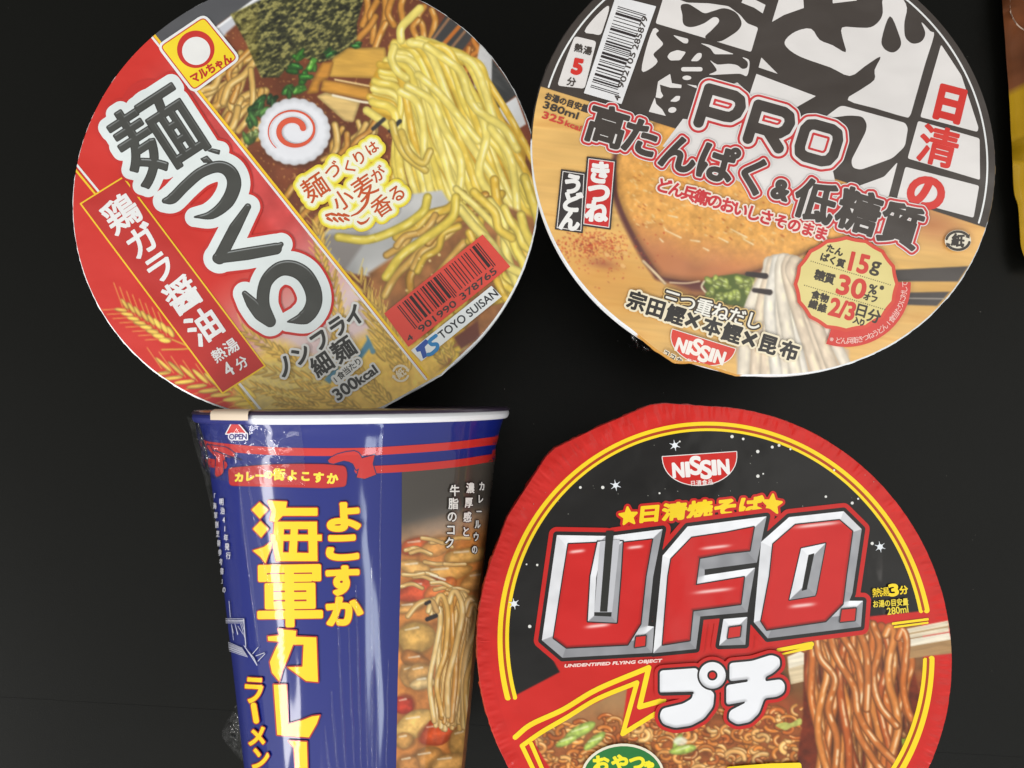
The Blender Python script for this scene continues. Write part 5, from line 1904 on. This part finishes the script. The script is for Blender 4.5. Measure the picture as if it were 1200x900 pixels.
for q, r, ry, an, c_ in [((488, 640), 18, 9, 12, (206, 96, 52)), ((512, 640), 16, 9, 20, (216, 150, 80)), ((545, 652), 22, 8, 10, (214, 164, 92)), ((485, 665), 18, 7, -10, (222, 168, 96)), ((520, 672), 26, 9, 14, (214, 158, 84)), ((560, 680), 16, 10, 20, (206, 150, 82)),
                         ((490, 692), 22, 12, 18, (206, 84, 50)), ((515, 690), 18, 8, 30, (216, 120, 62)), ((480, 712), 16, 5, 15, (206, 150, 84)),
                         ((487, 748), 20, 18, 20, (214, 166, 88)), ((488, 775), 16, 9, -30, (186, 120, 62)), ((480, 790), 10, 12, 10, (206, 152, 86)), ((492, 790), 14, 12, 20, (214, 160, 92)), ((496, 800), 12, 7, 10, (226, 190, 130)),
                         ((474, 826), 10, 10, 0, (196, 60, 40)), ((488, 848), 20, 12, 24, (224, 178, 100)), ((512, 858), 20, 12, 26, (206, 84, 44)), ((474, 868), 10, 8, 10, (206, 150, 80)), ((540, 868), 12, 16, -20, (206, 156, 84)), ((500, 890), 18, 12, 15, (196, 136, 70)), ((525, 895), 20, 10, 10, (214, 160, 90)), ((478, 895), 12, 10, 0, (206, 140, 74))]:
    chunk(q, r * 1.15, ry * 1.15, an, tuple(min(255, v * 1.06) for v in c_))
for i in range(14):
    q = (rng.uniform(470, 560), rng.uniform(628, 690))
    cv.strand([(q[0] - 12, q[1] + rng.uniform(-3, 3)), q, (q[0] + 12, q[1] + rng.uniform(-3, 6))], 2.6, rgb(230, 182, 110), 0.45, 0.8)
for i in range(40):
    f = rng.uniform(0, 1)
    j = lambda a_: rng.uniform(-a_, a_)
    top = (504 + f * 52, 706 - 11 * math.sin(f * 3) + j(4))
    cv.strand([(top[0] - 6, top[1] + 14), (top[0] - 2, top[1] + 2), (top[0] + 4, top[1] + 4), (top[0] + 8 + j(2), top[1] + 26), (509 + f * 46 + j(4), 765), (505 + f * 44 + j(5), 800), (509 + f * 38 + j(5), 846 + j(9))], rng.uniform(2.6, 3.6), [rgb(246, 196, 112), rgb(230, 168, 84), rgb(254, 214, 140)][rng.randint(3)], 0.42, 0.75, hicol=(1, 0.95, 0.82))
cv.strand([(478, 722), (490, 708), (505, 704), (512, 716)], 3.4, rgb(226, 176, 104), 0.4, 0.6)
cv.fill(line([(499, 707), (503, 705)], 2.2), rgb(40, 30, 28), 1)
cv.fill(line([(501, 726), (511, 722)], 2.6), rgb(36, 28, 28), 1)
for q in [((425, 830), (495, 855)), ((10, 640), (120, 660))]:
    cv.fill(line(d2(*q), [0.6, 1.2]), rgb(255, 250, 240), 1.2, 0.8)
k = Ink(dsurf)
k.picture(cv, poly([(471, 549), (530, 546.5), (580.5, 538), (574, 590), (567, 646), (561, 690), (555, 748), (548, 827), (540, 905), (464, 915), (466, 800), (470.5, 640)]), 1.0)
k.build('curry_picture', M['print_film'], body, 'printed picture of curry noodles with vegetables on a dark ground')

# red ribbons
k = Ink(dsurf)
SR = rgb(198, 44, 40)
ctrl1 = [(236, 519), (248, 522.5), (300, 527.5), (350, 529.5), (420, 529.5), (471, 527), (530, 522.5), (583, 516)]
ctrl2 = [(240, 541), (262, 545), (300, 549), (350, 551), (420, 551), (471, 548.7), (530, 543.5), (580, 536)]
k.draw(line(ctrl1, 4.6, True), (0, SR), cell=0.6)
k.draw(line(ctrl2[4:], 4.4, True), (0, SR), cell=0.6)
k.draw(line(ctrl2[:2], 5, False), (0, SR), cell=0.6)
tails = poly(closed(dz((330, 520), (450, 530), (560, 545), (640, 600), (660, 640), (600, 660), (540, 640), (545, 690), (520, 700), (525, 830), (470, 880), (430, 860), (445, 650), (420, 640)), 2))
tails += poly(closed(d1((715, 285), (760, 255), (840, 240), (870, 262), (880, 300), (850, 330), (835, 300), (790, 285), (740, 300)), 2)) + poly(d2((75, 365), (98, 275), (160, 258), (150, 300), (166, 352), (112, 372)))
k.draw(tails, (1.2, rgb(40, 40, 90)), (0, SR), cell=0.5)
k.draw(line(d1((170, 235), (240, 262), (300, 282)), 0.8), (0, rgb(40, 36, 80)), cell=0.4)
ban = [d1((x, y))[0] for x, y in [(240, 322), (300, 316), (420, 306), (560, 302), (700, 303), (798, 312), (806, 350), (800, 408), (700, 416), (560, 412), (420, 408), (300, 406), (246, 404)]]
k.draw(poly(rounded(ban, 4)), (0.7, rgb(120, 30, 50)), (0, rgb(186, 40, 40)), cell=0.5)
lab = []
for c_, q, s_ in [('カ', (292, 366), 40), ('レ', (342, 362), 42), ('ー', (390, 358), 38), ('の', (432, 352), 36), ('街', (482, 352), 50), ('よ', (545, 356), 46), ('こ', (608, 360), 44), ('す', (670, 366), 46), ('か', (736, 372), 48)]:
    lab += char(c_, d1(q)[0], s_ / 4.09 * 1.12, -2)
k.draw(lab, (0.75, rgb(246, 222, 70)), cell=0.3)
k.build('ribbon_banner', M['print_film'], body)

# big yellow lettering
YD = rgb(240, 206, 26)
RO = rgb(176, 44, 30)
k = Ink(dsurf)
gun = put('軍', (305, 733), (377, 732), 69)
hai = poly(d1((390, 485), (428, 520), (392, 562), (354, 520))) + poly(d1((395, 575), (430, 612), (398, 652), (360, 612))) + poly(d1((455, 668), (430, 740), (418, 776), (395, 745), (360, 716), (410, 700)))
H = lambda *q: [d1(x)[0] for x in q]
hai += poly(rounded(H((430, 478), (520, 482), (515, 512), (665, 512), (665, 548), (500, 548), (470, 580), (440, 570), (450, 530)), 1))
hai += [('poly', [np.array(H((462, 578), (662, 578), (665, 765), (470, 765), (455, 690))), np.array(H((505, 612), (500, 725), (625, 728), (622, 612)))[::1]])]
hai += poly(H((445, 640), (685, 640), (685, 668), (445, 668))) + poly(H((540, 600), (572, 600), (570, 640), (538, 640))) + poly(H((535, 660), (570, 660), (566, 735), (530, 735)))
# counter of the last box must run against its outline
a_, b_ = hai[4][1]
area = lambda l: np.sum(l[:, 0] * np.roll(l[:, 1], -1) - np.roll(l[:, 0], -1) * l[:, 1])
if area(a_) * area(b_) > 0:
    hai[4] = ('poly', [a_, b_[::-1]])
ka = poly(d3((430, 268), (487, 262), (480, 232), (565, 240), (562, 268), (660, 272), (668, 485), (612, 480), (525, 415), (595, 412), (600, 306), (550, 306), (522, 380), (498, 430), (484, 482), (450, 440), (440, 390), (470, 320), (490, 292), (432, 288)))
re = poly(d3((458, 498), (518, 500), (525, 690), (590, 670), (640, 650), (676, 645), (662, 685), (625, 750), (475, 738)))
ch_ = poly(d3((530, 768), (615, 772), (622, 1000), (570, 1000), (555, 800)))
k.draw(gun, (3.3, RO), (2.2, YD), cell=0.5)
k.draw(hai, (1.6, RO), (0.2, YD), cell=0.5)
k.draw(ka + re + ch_, (1.6, RO), (0, YD), cell=0.5)
side = put('よ', (386, 621), (421, 620), 30) + put('こ', (385, 655), (419, 654), 26) + put('す', (385, 696), (420, 695), 31) + put('か', (385, 731), (424, 730), 30)
k.draw(side, (3.4, RO), (2.3, YD), cell=0.4)
ra = put('ラ', (289, 822), (308, 823), 28) + line([(299, 826), (302, 844)], 2.2) + put('メ', (294, 872), (311, 873), 21) + put('ン', (298, 899), (315, 900), 22)
k.draw(ra, (2.2, RO), (1.1, YD), cell=0.4)
k.build('title_lettering', M['print_film'], body)

# small lettering and the ink sketch
k = Ink(dsurf)
WH = rgb(214, 212, 222)
sm = chars('明治41年発行', (261.5, 588), (269.5, 651), 8.5, 0, sx=0.62) + chars('「海軍割烹術参考書」の', (252.5, 582), (264.5, 691), 8, 0, sx=0.5)
k.draw(sm, (0.15, WH), cell=0.25)
sk = []
for a in range(5):
    sk += line([(262, 724.5 + a * 1.3), (288, 725 + a * 1.1 + rng.uniform(-1, 1))], 0.35)
sk += line([(263, 724), (265, 752)], 0.4) + line([(287.5, 725), (290, 757)], 0.5) + line([(270.5, 704), (272, 723)], 0.35)
for a in range(9):
    sk += line([(266 + rng.uniform(-1, 1), 751 + a * 1.2), (286 + a * 0.8, 759 + a * 1.3)], 0.3)
for a in range(7):
    x = rng.uniform(268, 288)
    sk += line([(x, 728 + rng.uniform(0, 6)), (x + rng.uniform(2, 6), 738 + rng.uniform(0, 12))], 0.28)
sk += line([(288, 756), (296, 768), (303, 779), (299, 770), (292, 762)], 0.45) + line(d3((360, 350), (385, 320)), 0.4) + line(d3((375, 360), (415, 345)), 0.4) + line(d3((385, 385), (418, 350)), 0.4)
k.draw(sk, (0, rgb(190, 190, 206)), cell=0.3)
rt = chars('カレールウの', (563, 570), (554.5, 644), 11, 0, sx=0.62) + chars('濃厚感と', (549.5, 572), (544.5, 623), 12.5, 0, sx=0.75) + chars('牛脂のコク', (531.5, 575), (525.5, 636), 13.5, 0, sx=0.85)
k.draw(rt, (1.1, rgb(50, 40, 40)), (0.3, rgb(240, 236, 232)), cell=0.3)
k.build('side_lettering', M['print_film'], body)

k = Ink(dsurf)
tri = [dz((655, 225))[0], dz((735, 290))[0], dz((805, 375))[0], dz((570, 385))[0]]
op = put('OPEN', dz((612, 448))[0], dz((812, 446))[0], 6.2)
k.draw(poly(tri), (0.9, rgb(238, 236, 240)), (-0.3, rgb(206, 50, 48)), cell=0.3)
k.draw(op, (1.6, rgb(232, 230, 238)), (0.35, rgb(60, 50, 120)), cell=0.25)
k.build('open_mark', M['print_film'], body)

# pale pull tab folded over the rim
tb = [(x, y) for x, y in zip(np.linspace(256, 298, 12), np.full(12, 490.5))]
thl, sl = d_hit(np.array(tb) + [0, 6])
V, F = [], []
prof = [(0.0460, -0.00085), (0.0500, -0.00085), (0.05115, -0.0002), (0.05135, 0.0008), (0.05125, 0.0022)]
for r_, s_ in prof:
    for a in thl:
        V.append(D_CEN + s_ * D_AX + r_ * (math.sin(a) * D_RT + math.cos(a) * D_UP))
for j in range(len(prof) - 1):
    for i in range(11):
        F.append((j * 12 + i, j * 12 + i + 1, (j + 1) * 12 + i + 1, (j + 1) * 12 + i))
M['tab'] = principled('pale_tab_paper', (0.62, 0.50, 0.38), 0.5)
tab = new_mesh('pull_tab', V, F, M['tab'], root, smooth=True)

# ------------------------------------------------------------------ clear film
fm = bpy.data.materials.new('clear_shrink_film')
fm.use_nodes = True
nt = fm.node_tree
nt.nodes.clear()
out = nt.nodes.new('ShaderNodeOutputMaterial')
mix = nt.nodes.new('ShaderNodeMixShader')
tr = nt.nodes.new('ShaderNodeBsdfTransparent')
tr.inputs['Color'].default_value = (0.985, 0.985, 0.99, 1)
gl = nt.nodes.new('ShaderNodeBsdfGlossy')
gl.inputs['Roughness'].default_value = 0.10
lw = nt.nodes.new('ShaderNodeLayerWeight')
lw.inputs['Blend'].default_value = 0.5
pw = nt.nodes.new('ShaderNodeMath')
pw.operation = 'POWER'
pw.inputs[1].default_value = 4.0
fr = nt.nodes.new('ShaderNodeMath')
fr.operation = 'MULTIPLY_ADD'
fr.inputs[1].default_value = 0.6
fr.inputs[2].default_value = 0.03
nt.links.new(lw.outputs['Facing'], pw.inputs[0])
nt.links.new(pw.outputs[0], fr.inputs[0])
nz = nt.nodes.new('ShaderNodeTexNoise')
nz.inputs['Scale'].default_value = 60
bp = nt.nodes.new('ShaderNodeBump')
bp.inputs['Strength'].default_value = 0.25
bp.inputs['Distance'].default_value = 0.0004
tc = nt.nodes.new('ShaderNodeTexCoord')
nt.links.new(tc.outputs['Object'], nz.inputs['Vector'])
nt.links.new(nz.outputs['Fac'], bp.inputs['Height'])
nt.links.new(bp.outputs['Normal'], gl.inputs['Normal'])
nt.links.new(bp.outputs['Normal'], lw.inputs['Normal'])
nt.links.new(fr.outputs[0], mix.inputs['Fac'])
nt.links.new(tr.outputs['BSDF'], mix.inputs[1])
nt.links.new(gl.outputs['BSDF'], mix.inputs[2])
nt.links.new(mix.outputs['Shader'], out.inputs['Surface'])
M['film'] = fm


def crumple(u, v, seed, scale):
    """sharp-creased relief, 0..1"""
    a = np.abs(vnoise(u, v, scale, seed, 2) - 0.5) * 2
    b = np.abs(vnoise(u, v, scale * 0.45, seed + 1, 2, ang=0.7) - 0.5) * 2
    return 1 - np.clip(0.65 * a + 0.5 * b, 0, 1) * 1.2


def film_on_cup(name, t0, t1, s0, s1, nt_, ns_, base, amp, seed, scale, stretch=1.0):
    tt, sv = np.meshgrid(np.linspace(math.radians(t0), math.radians(t1), nt_), np.linspace(s0, s1, ns_))
    u, v = tt * 50, sv * 1000 / stretch
    e = np.minimum(1, np.minimum(np.minimum(tt - tt.min(), tt.max() - tt) / 0.12, np.minimum(sv - sv.min(), sv.max() - sv) / 0.004))
    off = base + amp * np.clip(crumple(u, v, seed, scale), 0, 1) * np.clip(e, 0, 1)
    V = d_point(tt, sv, off).reshape(-1, 3)
    F = [(j * nt_ + i, j * nt_ + i + 1, (j + 1) * nt_ + i + 1, (j + 1) * nt_ + i) for j in range(ns_ - 1) for i in range(nt_ - 1)]
    return new_mesh(name, V, np.array(F), M['film'], root, smooth=True)


film_on_cup('film_wrinkle', -76, -6, 0.0034, 0.0200, 160, 70, 0.0006, 0.0019, 31, 8.5)


def film_fold(th0, s0, s1, width, height, bend):
    """one long raised crease of the film running down the cup"""
    m = 60
    sv = np.linspace(s0, s1, m)
    u = np.linspace(0, 1, m)
    cen = math.radians(th0) + math.radians(bend) * (u ** 1.5) + 0.010 * (vnoise(sv * 1000, sv * 0 + th0, 9, 61, 2) - 0.5)
    hw = math.radians(width) * np.sin(np.pi * (0.06 + 0.9 * u)) ** 0.7
    V = []
    for c_ in (-1.0, -0.45, 0.0, 0.45, 1.0):
        h_ = height * (1 - abs(c_)) * np.sin(np.pi * u) ** 0.5
        V.append(d_point(cen + hw * c_, sv, 0.0011 + h_))
    V = np.concatenate(V)
    F = [(k_ * m + i, k_ * m + i + 1, (k_ + 1) * m + i + 1, (k_ + 1) * m + i) for k_ in range(4) for i in range(m - 1)]
    return new_mesh('film_fold', V, np.array(F), M['film'], root, smooth=True)


for a in [(19.5, 0.004, 0.1165, 0.5, 0.0006, -0.6), (4, 0.052, 0.116, 0.9, 0.0007, 3), (8, 0.060, 0.116, 0.7, 0.0006, 2.5), (11, 0.048, 0.116, 0.8, 0.0007, 2), (14, 0.066, 0.116, 0.6, 0.0006, 2), (16.5, 0.040, 0.112, 0.8, 0.0006, 1),
          (1, 0.078, 0.116, 0.9, 0.0007, 4), (-2, 0.088, 0.1165, 0.8, 0.0006, 4), (23, 0.070, 0.116, 0.5, 0.0005, 0.5), (-33, 0.020, 0.070, 1.2, 0.0006, 3), (-28, 0.018, 0.050, 0.8, 0.0006, 6)]:
    film_fold(*a)


def film_sheet(name, px_outline, z0, z1, parent, seed, amp=0.0015, n=48):
    """small crumpled flap: a patch between two edge curves (photo pixels) at heights z0 and z1"""
    a, b = spline(px_outline[0], 8), spline(px_outline[1], 8)
    m = n
    ia, ib = np.linspace(0, len(a) - 1, m), np.linspace(0, len(b) - 1, m)
    A_ = np.stack([np.interp(ia, np.arange(len(a)), a[:, c]) for c in (0, 1)], 1)
    B_ = np.stack([np.interp(ib, np.arange(len(b)), b[:, c]) for c in (0, 1)], 1)
    V, F = [], []
    kk = 20
    for i in range(kk):
        f = i / (kk - 1)
        q = A_ * (1 - f) + B_ * f
        z = z0 * (1 - f) + z1 * f
        cr_ = vnoise(q[:, 0], q[:, 1], 9.0, seed, 2) * amp
        V.append(np.vstack([on_plane(q[j:j + 1], z + cr_[j] * math.sin(math.pi * (0.15 + 0.7 * f))) for j in range(m)]))
    for i in range(kk - 1):
        for j in range(m - 1):
            F.append((i * m + j, i * m + j + 1, (i + 1) * m + j + 1, (i + 1) * m + j))
    return new_mesh(name, np.concatenate(V), np.array(F), M['film'], parent, smooth=True)


film_sheet('film_flap', [[(271, 833), (264, 848), (260, 860), (263, 868), (271, 878), (279, 889)], [(277, 826), (279, 840), (281, 850), (283, 862), (285, 875), (287, 892)]], 0.030, 0.036, root, 51, 0.004)
film_sheet('film_flap', [[(219, 488), (224, 505), (230, 530), (238, 556), (246, 590), (252, 620)], [(236, 492), (240, 508), (244, 530), (250, 556), (256, 590), (260, 620)]], 0.048, 0.052, root, 52, 0.003)
film_sheet('film_flap', [[(735, 394), (736, 404), (742, 410), (752, 413), (762, 412)], [(740, 390), (746, 398), (752, 404), (758, 408), (766, 410)]], 0.066, 0.070, B.root, 53, 0.003)
film_sheet('film_flap', [[(512, 437), (540, 421), (566, 402), (584, 380)], [(506, 432), (534, 414), (560, 394), (578, 374)]], 0.063, 0.068, A.root, 54, 0.003)

# =================================================================== packet at the right edge
def pouch():
    root = thing('noodle_packet', 'brown and yellow printed packet at the right edge of the table', 'packet', (0.262, 0.17, 0.0))
    e = np.array([(1171, -90), (1174, -30), (1176, 0), (1180, 50), (1184, 105), (1187, 160), (1190, 215), (1195, 235), (1197, 262), (1199, 285), (1206, 305)], float) + np.array([9.0, 0.0])
    L = on_plane(spline(e, 6), 0.012)[:, :2]
    n, m = len(L), 40
    V, C_ = [], []
    for j in range(m):
        f = j / (m - 1)
        for i in range(n):
            v = i / (n - 1)
            x = L[i, 0] + f * 0.115
            y = L[i, 1]
            puff = (math.sin(math.pi * min(max(f, 0.0), 1.0)) ** 0.55) * (math.sin(math.pi * (0.04 + 0.92 * v)) ** 0.5)
            z = 0.006 + 0.030 * puff
            V.append((x, y, z + 0.0015 * (vnoise(np.array([x * 1000]), np.array([y * 1000]), 14, 3, 2)[0] - 0.5)))
            px = to_px(np.array([[x, y, z]]))[0]
            w = vnoise(px[:1], px[1:], 9, 19, 3, 0.5, 2.5)[0]
            y_edge = 101 + 0.9 * max(0, 1190 - px[0])
            C_.append(rgb(132, 76, 44) * (0.75 + 0.5 * w) if px[1] < y_edge else rgb(206, 160, 22))
    top = np.array(V)
    F = [(j * n + i, (j + 1) * n + i, (j + 1) * n + i + 1, j * n + i + 1) for j in range(m - 1) for i in range(n - 1)]
    bot = top.copy()
    bot[:, 2] = np.maximum(0.0004, 0.0065 - (top[:, 2] - 0.006) * 0.35)
    V2 = np.concatenate([top, bot])
    o = len(top)
    F2 = F + [(a + o, d_ + o, c_ + o, b_ + o) for a, b_, c_, d_ in F]
    rim_ = [i for i in range(n)] + [j * n + n - 1 for j in range(1, m)] + [(m - 1) * n + i for i in range(n - 2, -1, -1)] + [j * n for j in range(m - 2, 0, -1)]
    F2 += [(rim_[q], rim_[(q + 1) % len(rim_)], rim_[(q + 1) % len(rim_)] + o, rim_[q] + o) for q in range(len(rim_))]
    b = new_mesh('packet_film', V2, np.array(F2), M['print'], root, np.concatenate([lin(np.array(C_)) * ALB, lin(np.array(C_)) * ALB]), smooth=True)
    # round white line printed on the brown part
    k = Ink(Surface(lambda P, off: on_packet(P, off, top, n, m)))
    t = np.radians(np.linspace(60, 200, 40))
    k.draw(line(np.stack([1212 + 29 * np.cos(t), 4 + 34 * np.sin(t)], 1), 0.8), (0, rgb(206, 180, 160)), cell=0.5)
    k.build('printed_circle', M['print'], b)


def on_packet(P, off, top, n, m):
    T = to_px(top)
    out_ = []
    for p in np.asarray(P):
        j = np.argsort(((T - p) ** 2).sum(1))[:3]
        z = top[j, 2].mean() + 0.0009 + off
        out_.append(on_plane(p[None], z)[0])
    return np.array(out_)


pouch()

# tidy up the helper used for reading letter shapes
if _font_obj is not None:
    cu = _font_obj.data
    bpy.data.objects.remove(_font_obj, do_unlink=True)
    bpy.data.curves.remove(cu)
